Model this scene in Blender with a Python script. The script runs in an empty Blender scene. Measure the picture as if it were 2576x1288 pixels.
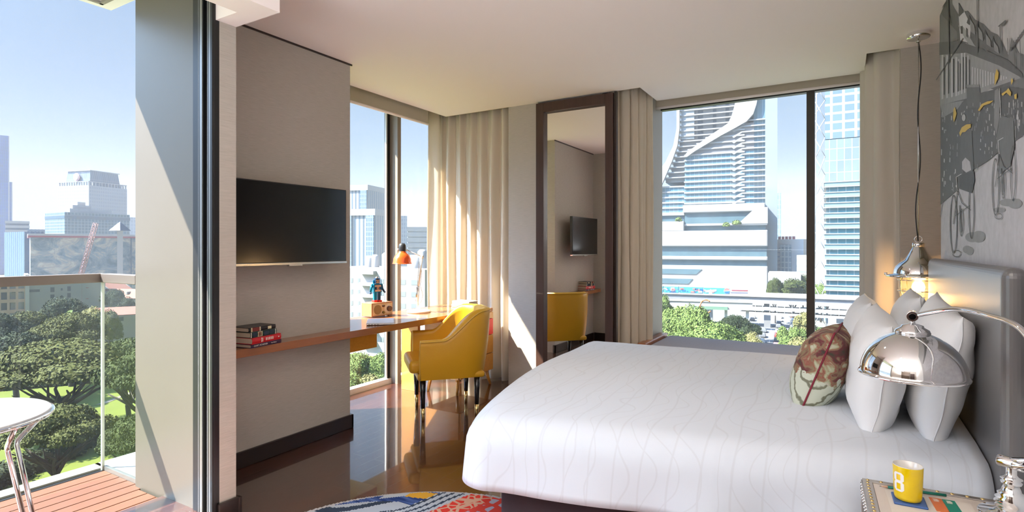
import bpy, bmesh, math, random
from math import sin, cos, pi, radians, hypot, atan2, sqrt
from mathutils import Vector, Matrix, noise

# ------------------------------------------------------------------ camera
SC = bpy.context.scene
COL = SC.collection
FPX, HY, CAMH = 1405.0, 622.0, 1.35          # focal length and horizon in the 2576x1288 frame
TH = math.atan(837.0 / 1405.0)
cam_d = bpy.data.cameras.new('camera'); cam = bpy.data.objects.new('camera', cam_d); COL.objects.link(cam)
cam.location = (0, 0, CAMH); cam.rotation_euler = (pi / 2, 0, TH)
cam_d.sensor_width = 36; cam_d.lens = FPX / 2576 * 36; cam_d.shift_y = -(644 - HY) / 2576
cam_d.clip_start = 0.05; cam_d.clip_end = 4000
SC.camera = cam
SC.view_settings.view_transform = 'Standard'; SC.view_settings.look = 'None'
SC.view_settings.exposure = 1.43; SC.view_settings.gamma = 1.0
SC.view_settings.use_curve_mapping = False

# ------------------------------------------------------------------ sky and sun
SUN = Vector((1.0, 0.8, -1.42)).normalized()     # direction the sunlight travels
W = bpy.data.worlds.new('sky'); SC.world = W; W.use_nodes = True
nt = W.node_tree; nt.nodes.clear()
def wn(t, **k):
    n = nt.nodes.new(t)
    for a, b in k.items(): setattr(n, a, b)
    return n
tc = wn('ShaderNodeTexCoord'); sx = wn('ShaderNodeSeparateXYZ'); nt.links.new(tc.outputs['Generated'], sx.inputs[0])
rmp = wn('ShaderNodeValToRGB'); nt.links.new(sx.outputs['Z'], rmp.inputs[0])
els = rmp.color_ramp.elements
els[0].position = 0.0; els[0].color = (0.60, 0.74, 0.95, 1)
els[1].position = 1.0; els[1].color = (0.16, 0.34, 0.72, 1)
for p_, c_ in ((0.08, (0.54, 0.71, 0.95, 1)), (0.2, (0.47, 0.66, 0.94, 1)), (0.4, (0.40, 0.60, 0.90, 1)), (0.62, (0.32, 0.52, 0.86, 1))):
    e = els.new(p_); e.color = c_
dt = wn('ShaderNodeVectorMath', operation='DOT_PRODUCT'); nt.links.new(tc.outputs['Generated'], dt.inputs[0])
dt.inputs[1].default_value = -SUN
mx = wn('ShaderNodeMath', operation='MAXIMUM'); nt.links.new(dt.outputs['Value'], mx.inputs[0]); mx.inputs[1].default_value = 0
pw = wn('ShaderNodeMath', operation='POWER'); nt.links.new(mx.outputs[0], pw.inputs[0]); pw.inputs[1].default_value = 11
ml = wn('ShaderNodeMath', operation='MULTIPLY_ADD'); nt.links.new(pw.outputs[0], ml.inputs[0]); ml.inputs[1].default_value = 13.0; ml.inputs[2].default_value = 0.265
bg = wn('ShaderNodeBackground'); nt.links.new(rmp.outputs[0], bg.inputs[0]); nt.links.new(ml.outputs[0], bg.inputs[1])
wo = wn('ShaderNodeOutputWorld'); nt.links.new(bg.outputs[0], wo.inputs[0])
sl = bpy.data.lights.new('sun', 'SUN'); sl.energy = 11.0; sl.angle = radians(0.6); sl.color = (1.0, 0.91, 0.78)
so = bpy.data.objects.new('sun', sl); COL.objects.link(so); so.location = (-60, -50, 90)
so.rotation_euler = SUN.to_track_quat('-Z', 'Y').to_euler()
# the room's own ceiling lights, over and behind the viewpoint
ROOM_LIGHTS = [(-0.75, 1.0, 2.70), (-1.6, 0.1, 2.70), (-0.3, -0.9, 2.70), (-1.7, -1.9, 2.70), (-1.35, 2.9, 2.70)]
for (lx, ly, lz) in ROOM_LIGHTS:
    d = bpy.data.lights.new('downlight_lamp', 'AREA'); d.shape = 'DISK'; d.size = 0.10; d.energy = 1.8; d.color = (1.0, 0.88, 0.74); d.spread = radians(150)
    o = bpy.data.objects.new('downlight_lamp', d); COL.objects.link(o); o.location = (lx, ly, lz)

for nm_, loc_, rot_, sx_, sy_, en_, co_ in (('fill_uplight', (-0.9, -1.2, 1.3), (pi, 0, 0), 1.6, 1.6, 50, (0.88, 0.94, 1.0)), ('fill_uplight', (-1.6, -2.2, 1.3), (pi, 0, 0), 1.2, 1.2, 30, (0.88, 0.94, 1.0))):  # unseen upward fill lights added to brighten the room, no lamp bodies
    d = bpy.data.lights.new(nm_, 'AREA'); d.shape = 'RECTANGLE'; d.size = sx_; d.size_y = sy_; d.energy = en_; d.color = co_
    o = bpy.data.objects.new(nm_, d); COL.objects.link(o); o.location = loc_; o.rotation_euler = rot_

# ------------------------------------------------------------------ picture-frame helpers (for measuring places)
Fv = Vector((-sin(TH), cos(TH), 0)); Rv = Vector((cos(TH), sin(TH), 0))
def ray(px, py): return Fv + Rv * ((px - 1288) / FPX) + Vector((0, 0, -(py - HY) / FPX))
def onX(px, py, x): d = ray(px, py); return Vector((0, 0, CAMH)) + d * (x / d.x)
def onZ(px, py, z): d = ray(px, py); return Vector((0, 0, CAMH)) + d * ((z - CAMH) / d.z)
def far(px, t, py=HY): return Vector((0, 0, CAMH)) + ray(px, py) * t

# ------------------------------------------------------------------ materials
def newmat(name):
    m = bpy.data.materials.new(name); m.use_nodes = True
    n = m.node_tree; return m, n, n.nodes['Principled BSDF']
def col4(c): return (c[0], c[1], c[2], 1.0)
def hexc(h):
    v = [int(h[i:i + 2], 16) / 255 for i in (0, 2, 4)]
    return tuple(((c / 12.92) if c <= 0.04045 else ((c + 0.055) / 1.055) ** 2.4) for c in v)
def mat(name, c, rough=0.5, metal=0.0, spec=0.5, coat=0.0, bump=0.0, bscale=40, var=0.0, vscale=6, sheen=0.0, trans=0.0, emis=None, estr=0.0, aniso=None, coatrough=0.05):
    m, n, b = newmat(name)
    b.inputs['Base Color'].default_value = col4(c); b.inputs['Roughness'].default_value = rough
    b.inputs['Metallic'].default_value = metal; b.inputs['Specular IOR Level'].default_value = spec
    b.inputs['Coat Weight'].default_value = coat; b.inputs['Coat Roughness'].default_value = coatrough
    b.inputs['Sheen Weight'].default_value = sheen; b.inputs['Transmission Weight'].default_value = trans
    if emis: b.inputs['Emission Color'].default_value = col4(emis); b.inputs['Emission Strength'].default_value = estr
    L = n.links; N = n.nodes
    if bump or var:
        t = N.new('ShaderNodeTexCoord'); mp = N.new('ShaderNodeMapping'); L.new(t.outputs['Object'], mp.inputs[0])
        if aniso: mp.inputs['Scale'].default_value = aniso
        if var:
            z = N.new('ShaderNodeTexNoise'); z.inputs['Scale'].default_value = vscale; z.inputs['Detail'].default_value = 4; L.new(mp.outputs[0], z.inputs[0])
            r = N.new('ShaderNodeMix'); r.data_type = 'RGBA'; L.new(z.outputs['Fac'], r.inputs[0])
            r.inputs[6].default_value = col4([max(0, k * (1 - var)) for k in c]); r.inputs[7].default_value = col4([min(1, k * (1 + var)) for k in c])
            L.new(r.outputs[2], b.inputs['Base Color'])
        if bump:
            z = N.new('ShaderNodeTexNoise'); z.inputs['Scale'].default_value = bscale; z.inputs['Detail'].default_value = 3; L.new(mp.outputs[0], z.inputs[0])
            q = N.new('ShaderNodeBump'); q.inputs['Strength'].default_value = bump; q.inputs['Distance'].default_value = 0.01
            L.new(z.outputs['Fac'], q.inputs['Height']); L.new(q.outputs[0], b.inputs['Normal'])
    return m
def glassmat(name, tint=(0.97, 0.99, 0.985), refl=1.0):
    m = bpy.data.materials.new(name); m.use_nodes = True; n = m.node_tree; n.nodes.clear()
    o = n.nodes.new('ShaderNodeOutputMaterial'); mix = n.nodes.new('ShaderNodeMixShader'); tr = n.nodes.new('ShaderNodeBsdfTransparent'); gl = n.nodes.new('ShaderNodeBsdfGlossy')
    ge = n.nodes.new('ShaderNodeNewGeometry'); dp = n.nodes.new('ShaderNodeVectorMath'); dp.operation = 'DOT_PRODUCT'; n.links.new(ge.outputs['Normal'], dp.inputs[0]); n.links.new(ge.outputs['Incoming'], dp.inputs[1])
    ab = n.nodes.new('ShaderNodeMath'); ab.operation = 'ABSOLUTE'; n.links.new(dp.outputs['Value'], ab.inputs[0]); om = n.nodes.new('ShaderNodeMath'); om.operation = 'SUBTRACT'; om.inputs[0].default_value = 1; n.links.new(ab.outputs[0], om.inputs[1])
    pp = n.nodes.new('ShaderNodeMath'); pp.operation = 'POWER'; pp.inputs[1].default_value = 5; n.links.new(om.outputs[0], pp.inputs[0]); fr = n.nodes.new('ShaderNodeMath'); fr.operation = 'MULTIPLY_ADD'; fr.inputs[1].default_value = 0.93; fr.inputs[2].default_value = 0.035; n.links.new(pp.outputs[0], fr.inputs[0])
    mu = n.nodes.new('ShaderNodeMath'); mu.operation = 'MULTIPLY'; mu.inputs[1].default_value = refl
    tr.inputs[0].default_value = col4(tint); gl.inputs['Roughness'].default_value = 0.0
    n.links.new(fr.outputs[0], mu.inputs[0]); n.links.new(mu.outputs[0], mix.inputs[0]); n.links.new(tr.outputs[0], mix.inputs[1]); n.links.new(gl.outputs[0], mix.inputs[2]); n.links.new(mix.outputs[0], o.inputs[0])
    return m
def facade(name, glass, wall, cw, ch, mortar, rough=0.3, wallrough=0.7, offs=0.0, second=None):
    m, n, b = newmat(name); L = n.links; N = n.nodes
    t = N.new('ShaderNodeTexCoord'); s = N.new('ShaderNodeSeparateXYZ'); L.new(t.outputs['Object'], s.inputs[0])
    a = N.new('ShaderNodeMath'); L.new(s.outputs[0], a.inputs[0]); L.new(s.outputs[1], a.inputs[1])
    c = N.new('ShaderNodeCombineXYZ'); L.new(a.outputs[0], c.inputs[0]); L.new(s.outputs[2], c.inputs[1])
    k = N.new('ShaderNodeTexBrick'); L.new(c.outputs[0], k.inputs[0]); k.offset = offs; k.inputs['Scale'].default_value = 1
    k.inputs['Brick Width'].default_value = cw; k.inputs['Row Height'].default_value = ch; k.inputs['Mortar Size'].default_value = mortar; k.inputs['Mortar Smooth'].default_value = 0
    k.inputs['Color1'].default_value = col4(glass); k.inputs['Color2'].default_value = col4(second or [x * 0.8 for x in glass]); k.inputs['Mortar'].default_value = col4(wall)
    L.new(k.outputs['Color'], b.inputs['Base Color'])
    r = N.new('ShaderNodeMath'); r.operation = 'MULTIPLY_ADD'; L.new(k.outputs['Fac'], r.inputs[0]); r.inputs[1].default_value = wallrough - rough; r.inputs[2].default_value = rough
    L.new(r.outputs[0], b.inputs['Roughness'])
    return m

M = {}
def wallpaper(name, c):
    m, n, b = newmat(name); L = n.links; N = n.nodes
    t = N.new('ShaderNodeTexCoord'); mp = N.new('ShaderNodeMapping'); L.new(t.outputs['Object'], mp.inputs[0]); mp.inputs['Scale'].default_value = (7, 7, 160)
    z = N.new('ShaderNodeTexNoise'); z.inputs['Scale'].default_value = 2.2; z.inputs['Detail'].default_value = 5; L.new(mp.outputs[0], z.inputs[0])
    r = N.new('ShaderNodeMix'); r.data_type = 'RGBA'; L.new(z.outputs['Fac'], r.inputs[0])
    r.inputs[6].default_value = col4([k * 0.80 for k in c]); r.inputs[7].default_value = col4([k * 1.18 for k in c]); L.new(r.outputs[2], b.inputs['Base Color'])
    q = N.new('ShaderNodeBump'); q.inputs['Strength'].default_value = 0.35; q.inputs['Distance'].default_value = 0.004; L.new(z.outputs['Fac'], q.inputs['Height']); L.new(q.outputs[0], b.inputs['Normal'])
    b.inputs['Roughness'].default_value = 0.85; b.inputs['Specular IOR Level'].default_value = 0.2
    return m
def planks(name, c1, c2, gap, bw, rh, rough, coat, rot=0.0, grain=1.0, msize=0.0012, varb=0.5):
    m, n, b = newmat(name); L = n.links; N = n.nodes
    t = N.new('ShaderNodeTexCoord'); mp = N.new('ShaderNodeMapping'); L.new(t.outputs['Object'], mp.inputs[0]); mp.inputs['Rotation'].default_value = (0, 0, rot)
    k = N.new('ShaderNodeTexBrick'); L.new(mp.outputs[0], k.inputs[0]); k.inputs['Scale'].default_value = 1; k.offset = 0.37; k.offset_frequency = 2
    k.inputs['Brick Width'].default_value = bw; k.inputs['Row Height'].default_value = rh; k.inputs['Mortar Size'].default_value = msize; k.inputs['Bias'].default_value = 0
    k.inputs['Color1'].default_value = col4(c1); k.inputs['Color2'].default_value = col4(c2); k.inputs['Mortar'].default_value = col4(gap)
    mp2 = N.new('ShaderNodeMapping'); L.new(mp.outputs[0], mp2.inputs[0]); mp2.inputs['Scale'].default_value = (1.5, 28, 28)
    z = N.new('ShaderNodeTexNoise'); z.inputs['Scale'].default_value = 3; z.inputs['Detail'].default_value = 6; L.new(mp2.outputs[0], z.inputs[0])
    mr = N.new('ShaderNodeMapRange'); L.new(z.outputs['Fac'], mr.inputs[0]); mr.inputs[3].default_value = 1 - varb; mr.inputs[4].default_value = 1 + varb
    v = N.new('ShaderNodeVectorMath'); v.operation = 'SCALE'; L.new(k.outputs['Color'], v.inputs[0]); L.new(mr.outputs[0], v.inputs['Scale'])
    L.new(v.outputs[0], b.inputs['Base Color'])
    q = N.new('ShaderNodeBump'); q.inputs['Strength'].default_value = 0.25; q.inputs['Distance'].default_value = 0.002; q.invert = True; L.new(k.outputs['Fac'], q.inputs['Height'])
    z2 = N.new('ShaderNodeTexNoise'); z2.inputs['Scale'].default_value = 2.2; L.new(mp.outputs[0], z2.inputs[0])
    q2 = N.new('ShaderNodeBump'); q2.inputs['Strength'].default_value = 0.03; q2.inputs['Distance'].default_value = 0.02; L.new(z2.outputs['Fac'], q2.inputs['Height']); L.new(q.outputs[0], q2.inputs['Normal'])
    L.new(q2.outputs[0], b.inputs['Normal'])
    b.inputs['Roughness'].default_value = rough; b.inputs['Coat Weight'].default_value = coat; b.inputs['Coat Roughness'].default_value = 0.035; b.inputs['Coat IOR'].default_value = 1.9
    L.new(q2.outputs[0], b.inputs['Coat Normal'])
    return m
def wood(name, c, rough=0.35, coat=0.3, scale=(1.5, 20, 20), var=0.25):
    return mat(name, c, rough=rough, coat=coat, var=var, vscale=3, aniso=scale)

M['paper'] = wallpaper('wallcovering', (0.46, 0.41, 0.355))
M['ceil'] = mat('ceiling_paint', (0.89, 0.80, 0.76), rough=0.9, spec=0.1)
M['white'] = mat('white_paint', (0.8, 0.79, 0.77), rough=0.6)
M['floor'] = planks('floor_boards', (0.068, 0.020, 0.010), (0.040, 0.012, 0.007), (0.13, 0.07, 0.05), 1.1, 0.092, 0.25, 1.0, rot=pi / 2, msize=0.0008)  # joints coloured lighter than the boards to paint in their glints
M['skirt'] = mat('dark_wenge', (0.022, 0.012, 0.010), rough=0.3, coat=0.3)
M['frame'] = mat('dark_frame_metal', (0.008, 0.008, 0.009), rough=0.4, metal=0.0)
M['alu'] = mat('pale_aluminium', (0.28, 0.275, 0.26), rough=0.35, metal=0.7)
M['bronze'] = mat('bronze_mullion', (0.30, 0.25, 0.20), rough=0.5, metal=0.2)
M['cladding'] = mat('champagne_cladding', (0.15, 0.135, 0.112), rough=0.42, metal=0.35, var=0.05, vscale=3)
M['glass'] = glassmat('window_glass', refl=0.35)
M['railglass'] = glassmat('balustrade_glass', (0.93, 0.96, 0.94), 0.35)
M['greenedge'] = mat('glass_edge', (0.42, 0.48, 0.42), rough=0.2)
M['stone'] = mat('pale_stone', (0.29, 0.275, 0.25), rough=0.8, var=0.1)
M['linen'] = None
M['chrome'] = mat('chrome', (0.86, 0.86, 0.87), rough=0.03, metal=1.0)
M['steel'] = mat('brushed_steel', (0.6, 0.6, 0.6), rough=0.25, metal=1.0)
M['brass'] = mat('brass', (0.80, 0.58, 0.25), rough=0.22, metal=1.0)
M['black'] = mat('black_plastic', (0.012, 0.012, 0.013), rough=0.35)
M['blackwood'] = mat('black_lacquer', (0.016, 0.014, 0.014), rough=0.25, coat=0.4)
M['yellow'] = mat('yellow_leather', (0.62, 0.32, 0.012), rough=0.38, bump=0.12, bscale=180, spec=0.5)
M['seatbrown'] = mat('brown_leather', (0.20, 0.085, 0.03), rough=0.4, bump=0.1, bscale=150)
M['oak'] = wood('orange_veneer', (0.62, 0.27, 0.045), rough=0.3, coat=0.45, var=0.16)
M['walnut'] = wood('reddish_veneer', (0.32, 0.115, 0.04), rough=0.25, coat=0.5, scale=(20, 1.5, 20), var=0.22)
M['mirrorwood'] = wood('dark_brown_frame', (0.055, 0.026, 0.018), rough=0.4, coat=0.2, scale=(20, 20, 1.5))
M['red'] = mat('red_lacquer', (0.80, 0.03, 0.02), rough=0.35)
M['orange'] = mat('orange_enamel', (0.85, 0.10, 0.012), rough=0.25, coat=0.5)
M['sheet'] = None
M['pillow'] = mat('white_cotton', (0.84, 0.84, 0.84), rough=0.85, bump=0.15, bscale=9, sheen=0.2, spec=0.2)
M['headb'] = mat('grey_leatherette', (0.13, 0.125, 0.125), rough=0.33, bump=0.04, bscale=300, spec=0.8, coat=0.35, coatrough=0.25)
M['headside'] = mat('brown_leatherette', (0.075, 0.045, 0.030), rough=0.4, bump=0.05, bscale=300)
M['valance'] = mat('dark_plum_fabric', (0.045, 0.032, 0.038), rough=0.9, bump=0.3, bscale=400)
M['greyfab'] = mat('grey_upholstery', (0.50, 0.49, 0.53), rough=0.95, bump=0.3, bscale=300, var=0.1, vscale=60)
M['mirror'] = mat('mirror_silver', (0.90, 0.91, 0.90), rough=0.0, metal=1.0)
def sheetmat():
    m, n, b = newmat('quilted_white_duvet'); L = n.links; N = n.nodes
    t = N.new('ShaderNodeTexCoord')
    z = N.new('ShaderNodeTexNoise'); z.inputs['Scale'].default_value = 3.3; z.inputs['Detail'].default_value = 0.6; L.new(t.outputs['Object'], z.inputs[0])
    w1 = N.new('ShaderNodeVectorMath'); w1.operation = 'SCALE'; L.new(z.outputs['Color'], w1.inputs[0]); w1.inputs['Scale'].default_value = 0.42
    ad = N.new('ShaderNodeVectorMath'); ad.operation = 'ADD'; L.new(t.outputs['Object'], ad.inputs[0]); L.new(w1.outputs[0], ad.inputs[1])
    wv = N.new('ShaderNodeTexWave'); wv.wave_type = 'BANDS'; wv.bands_direction = 'X'; wv.inputs['Scale'].default_value = 3.6; wv.inputs['Distortion'].default_value = 0; L.new(ad.outputs[0], wv.inputs[0])
    wv2 = N.new('ShaderNodeTexWave'); wv2.wave_type = 'BANDS'; wv2.bands_direction = 'X'; wv2.inputs['Scale'].default_value = 3.1; wv2.inputs['Distortion'].default_value = 2.2; wv2.inputs['Detail Scale'].default_value = 0.9; wv2.inputs['Detail'].default_value = 0.5; L.new(t.outputs['Object'], wv2.inputs[0])
    mxm = N.new('ShaderNodeMath'); mxm.operation = 'MAXIMUM'; L.new(wv.outputs['Fac'], mxm.inputs[0]); L.new(wv2.outputs['Fac'], mxm.inputs[1])
    r = N.new('ShaderNodeValToRGB'); L.new(mxm.outputs[0], r.inputs[0]); r.color_ramp.elements[0].position = 0.975; r.color_ramp.elements[1].position = 1.0
    r.color_ramp.elements[0].color = (0.70, 0.735, 0.78, 1); r.color_ramp.elements[1].color = (0.655, 0.68, 0.715, 1)
    L.new(r.outputs[0], b.inputs['Base Color']); b.inputs['Roughness'].default_value = 0.8; b.inputs['Sheen Weight'].default_value = 0.1; b.inputs['Specular IOR Level'].default_value = 0.2
    q = N.new('ShaderNodeBump'); q.inputs['Strength'].default_value = 0.12; q.inputs['Distance'].default_value = 0.004; q.invert = True; L.new(mxm.outputs[0], q.inputs['Height']); L.new(q.outputs[0], b.inputs['Normal'])
    return m
M['sheet'] = sheetmat()
def linenmat(name, c):
    m, n, b = newmat(name); L = n.links; N = n.nodes
    b.inputs['Base Color'].default_value = col4(c); b.inputs['Roughness'].default_value = 0.85; b.inputs['Sheen Weight'].default_value = 0.3; b.inputs['Specular IOR Level'].default_value = 0.2
    t = N.new('ShaderNodeBsdfTranslucent'); t.inputs[0].default_value = col4(c); mx_ = N.new('ShaderNodeMixShader'); mx_.inputs[0].default_value = 0.42
    o = N['Material Output']; L.new(b.outputs[0], mx_.inputs[1]); L.new(t.outputs[0], mx_.inputs[2]); L.new(mx_.outputs[0], o.inputs[0])
    return m
M['linen'] = linenmat('beige_linen', (0.86, 0.77, 0.64))
M['linen2'] = linenmat('grey_linen', (0.80, 0.73, 0.64))
M['blind'] = linenmat('beige_blind', (0.60, 0.53, 0.44))

# ------------------------------------------------------------------ mesh helpers
class MB:
    def __init__(s): s.v = []; s.f = []; s.m = []; s.s = []; s.mats = []
    def mi(s, m):
        if m is None: return 0
        if m not in s.mats: s.mats.append(m)
        return s.mats.index(m)
    def add(s, vs, fs, m=None, smooth=False):
        k = len(s.v); s.v += [tuple(p) for p in vs]; i = s.mi(m)
        for f in fs: s.f.append([a + k for a in f]); s.m.append(i); s.s.append(smooth)
        return s
    def box(s, a, b, m=None, rot=0.0, c=None, taper=None):
        x0, y0, z0 = a; x1, y1, z1 = b
        vs = [Vector(p) for p in ((x0, y0, z0), (x1, y0, z0), (x1, y1, z0), (x0, y1, z0), (x0, y0, z1), (x1, y0, z1), (x1, y1, z1), (x0, y1, z1))]
        ce = Vector(((x0 + x1) / 2, (y0 + y1) / 2, 0)) if c is None else Vector((c[0], c[1], 0))
        if taper:
            for v in vs[4:]:
                v.x = ce.x + (v.x - ce.x) * taper; v.y = ce.y + (v.y - ce.y) * taper
        if rot:
            for v in vs:
                dx, dy = v.x - ce.x, v.y - ce.y; v.x = ce.x + dx * cos(rot) - dy * sin(rot); v.y = ce.y + dx * sin(rot) + dy * cos(rot)
        return s.add(vs, [(0, 3, 2, 1), (4, 5, 6, 7), (0, 1, 5, 4), (1, 2, 6, 5), (2, 3, 7, 6), (3, 0, 4, 7)], m)
    def prism(s, poly, z0, z1, m=None, smooth=False):
        n = len(poly); vs = [(p[0], p[1], z0) for p in poly] + [(p[0], p[1], z1) for p in poly]
        s.add(vs, [tuple(reversed(range(n))), tuple(range(n, 2 * n))], m)
        k = len(s.v) - 2 * n; i = s.mi(m)
        for j in range(n): s.f.append([k + j, k + (j + 1) % n, k + n + (j + 1) % n, k + n + j]); s.m.append(i); s.s.append(smooth)
        return s
    def tube(s, pts, r, n=12, m=None, cap=True):
        pts = [Vector(p) for p in pts]; rs = r if isinstance(r, (list, tuple)) else [r] * len(pts)
        t = (pts[1] - pts[0]).normalized(); u = t.orthogonal().normalized(); vs = []
        for i, p in enumerate(pts):
            if i == 0: d = pts[1] - pts[0]
            elif i == len(pts) - 1: d = pts[-1] - pts[-2]
            else: d = (pts[i + 1] - pts[i]).normalized() + (pts[i] - pts[i - 1]).normalized()
            d.normalize(); u = (u - d * u.dot(d)).normalized(); w = d.cross(u)
            for j in range(n): a = 2 * pi * j / n; vs.append(p + (u * cos(a) + w * sin(a)) * rs[i])
        fs = []
        for i in range(len(pts) - 1):
            for j in range(n): fs.append((i * n + j, i * n + (j + 1) % n, (i + 1) * n + (j + 1) % n, (i + 1) * n + j))
        s.add(vs, fs, m, True)
        if cap:
            k = len(s.v) - len(vs); i = s.mi(m)
            s.f.append([k + j for j in reversed(range(n))]); s.m.append(i); s.s.append(False)
            s.f.append([k + (len(pts) - 1) * n + j for j in range(n)]); s.m.append(i); s.s.append(False)
        return s
    def lathe(s, prof, c=(0, 0, 0), n=40, m=None, smooth=True, sx=1.0, sy=1.0, caps=False):
        vs = []
        for r, z in prof:
            for j in range(n): a = 2 * pi * j / n; vs.append((c[0] + r * cos(a) * sx, c[1] + r * sin(a) * sy, c[2] + z))
        fs = []
        for i in range(len(prof) - 1):
            for j in range(n): fs.append((i * n + j, i * n + (j + 1) % n, (i + 1) * n + (j + 1) % n, (i + 1) * n + j))
        if caps and prof[0][0] > 1e-6: fs.append(tuple(reversed(range(n))))
        if caps and prof[-1][0] > 1e-6: fs.append(tuple((len(prof) - 1) * n + j for j in range(n)))
        return s.add(vs, fs, m, smooth)
    def grid(s, P, m=None, smooth=True, closeu=False):
        nu = len(P); nv = len(P[0]); vs = [p for row in P for p in row]; fs = []
        for i in range(nu - (0 if closeu else 1)):
            for j in range(nv - 1): a = (i + 1) % nu; fs.append((i * nv + j, a * nv + j, a * nv + j + 1, i * nv + j + 1))
        return s.add(vs, fs, m, smooth)
    def ball(s, c, r, m=None, nu=16, nv=10, sc=(1, 1, 1)):
        P = []
        for i in range(nu):
            a = 2 * pi * i / nu; P.append([(c[0] + r * sc[0] * sin(pi * j / nv) * cos(a), c[1] + r * sc[1] * sin(pi * j / nv) * sin(a), c[2] - r * sc[2] * cos(pi * j / nv)) for j in range(nv + 1)])
        return s.grid(P, m, True, True)
    def build(s, name, m=None, parent=None, loc=None, rotz=0.0, bevel=0.0, solid=0.0, sub=0, seg=2, merge=False, autosmooth=False, **tags):
        me = bpy.data.meshes.new(name); me.from_pydata(s.v, [], s.f)
        ml_ = s.mats if s.mats else [m]
        if s.mats and None in s.mats: ml_ = [m if q is None else q for q in s.mats]
        for q in ml_: me.materials.append(q)
        me.polygons.foreach_set('material_index', s.m); me.polygons.foreach_set('use_smooth', s.s); me.update()
        if merge:
            bm = bmesh.new(); bm.from_mesh(me); bmesh.ops.remove_doubles(bm, verts=bm.verts, dist=1e-5); bmesh.ops.recalc_face_normals(bm, faces=bm.faces); bm.to_mesh(me); bm.free()
        o = bpy.data.objects.new(name, me); COL.objects.link(o)
        if parent: o.parent = parent
        if loc is not None: o.location = loc
        o.rotation_euler = (0, 0, rotz)
        if solid: q = o.modifiers.new('thickness', 'SOLIDIFY'); q.thickness = solid; q.offset = 0
        if bevel: q = o.modifiers.new('edges', 'BEVEL'); q.width = bevel; q.segments = seg; q.limit_method = 'ANGLE'
        if sub: q = o.modifiers.new('smooth', 'SUBSURF'); q.levels = sub; q.render_levels = sub
        for k, x in tags.items(): o[k] = x
        return o
def thing(name, label, cat, loc=(0, 0, 0), rotz=0.0, group=None):
    o = bpy.data.objects.new(name, None); COL.objects.link(o); o.location = loc; o.rotation_euler = (0, 0, rotz); o.empty_display_size = 0.1
    o['label'] = label; o['category'] = cat
    if group: o['group'] = group
    return o
def tag(o, label, cat, group=None, kind=None):
    o['label'] = label; o['category'] = cat
    if group: o['group'] = group
    if kind: o['kind'] = kind
    return o
def struct(o): o['kind'] = 'structure'; return o
def dup(root, loc=None, rotz=None, label=None, scale=None, group=None, name=None):
    r = root.copy(); COL.objects.link(r)
    if loc is not None: r.location = loc
    if rotz is not None: r.rotation_euler = (0, 0, rotz)
    if scale is not None: r.scale = scale
    if label: r['label'] = label
    if group: r['group'] = group
    for ch in list(root.children):
        c = ch.copy(); COL.objects.link(c); c.parent = r
        for g in list(ch.children):
            d = g.copy(); COL.objects.link(d); d.parent = c
    return r
def text(body, size, loc, rot, m, name='lettering', parent=None, ext=0.0004, align='CENTER', sx=1.0):
    c = bpy.data.curves.new(name, 'FONT'); c.body = body; c.size = size; c.extrude = ext; c.align_x = align; c.align_y = 'CENTER'
    c.materials.append(m); o = bpy.data.objects.new(name, c); COL.objects.link(o); o.location = loc; o.rotation_euler = rot; o.scale = (sx, 1, 1)
    me = bpy.data.meshes.new_from_object(o); q = bpy.data.objects.new(name, me); COL.objects.link(q); q.location = loc; q.rotation_euler = rot; q.scale = (sx, 1, 1)
    bpy.data.objects.remove(o); o = q
    if parent: o.parent = parent
    return o
def wpart(mb, name, m, root, **k):
    """part whose mesh was written in world coordinates, root unrotated"""
    o = mb.build(name, m, root, **k); o.location = -Vector(root.location); return o

# ================================================================== THE ROOM
H = 2.72
XT, XS, XW = -3.18, -2.625, -3.91          # television wall, stub wall by the balcony door, desk window plane
YB, YG = 4.70, 5.60                        # back wall, bed window plane
XM, YM = 0.485, 4.06                       # mural wall and its far end
b = MB(); b.box((XT - 0.0, -3.6, -0.06), (1.3, 5.9, 0.0), M['floor']); b.box((XW - 0.05, 2.97, -0.06), (XT, 4.95, 0.0), M['floor'])
struct(b.build('floor'))
# ceiling with pockets
b = MB()
T = 0.20
for (x0, y0, x1, y1) in ((-3.18, 1.70, -2.286, 2.97), (-2.286, -3.6, 1.3, 2.97), (-3.595, 2.97, 1.3, 4.68), (-1.51, 4.68, 0.133, 5.185), (0.33, 4.68, 1.3, 4.9), (-2.80, 4.68, -1.86, 4.9)):
    b.box((x0, y0, H), (x1, y1, H + T), M['ceil'])
struct(b.build('ceiling'))
b = MB(); b.box((XW - 0.1, 2.97, H + 0.17), (-3.5, 5.0, H + 0.40), M['ceil']); b.box((-3.7, 4.6, H + 0.17), (-2.7, 5.0, H + 0.40), M['ceil'])
b.box((-2.0, 4.6, H + 0.17), (0.5, 5.75, H + 0.40), M['ceil'])
struct(b.build('ceiling_recess'))
b = MB()   # soffit along the balcony door with its curtain pocket
b.box((-2.456, -3.6, 2.455), (-2.286, 1.70, H), M['ceil']); b.box((-2.66, 1.595, 2.455), (-2.456, 1.70, H), M['ceil']); b.box((-2.66, -3.6, 2.62), (-2.456, 1.595, H), M['ceil'])
struct(b.build('ceiling_soffit'))
# television wall block (structural column between balcony and desk window)
b = MB(); b.box((-3.47, 1.70, 0), (XT, 2.97, H + 0.3), M['paper']); struct(b.build('wall_left'))
b = MB(); b.box((-3.2, 1.66, 0), (XS, 1.70, 2.455), M['paper']); b.box((-2.66, 1.613, 0), (XS, 1.66, 2.455), M['paper']); b.box((-3.18, 1.66, 2.455), (-2.66, 1.70, H), M['paper']); struct(b.build('wall_left_stub'))
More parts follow.
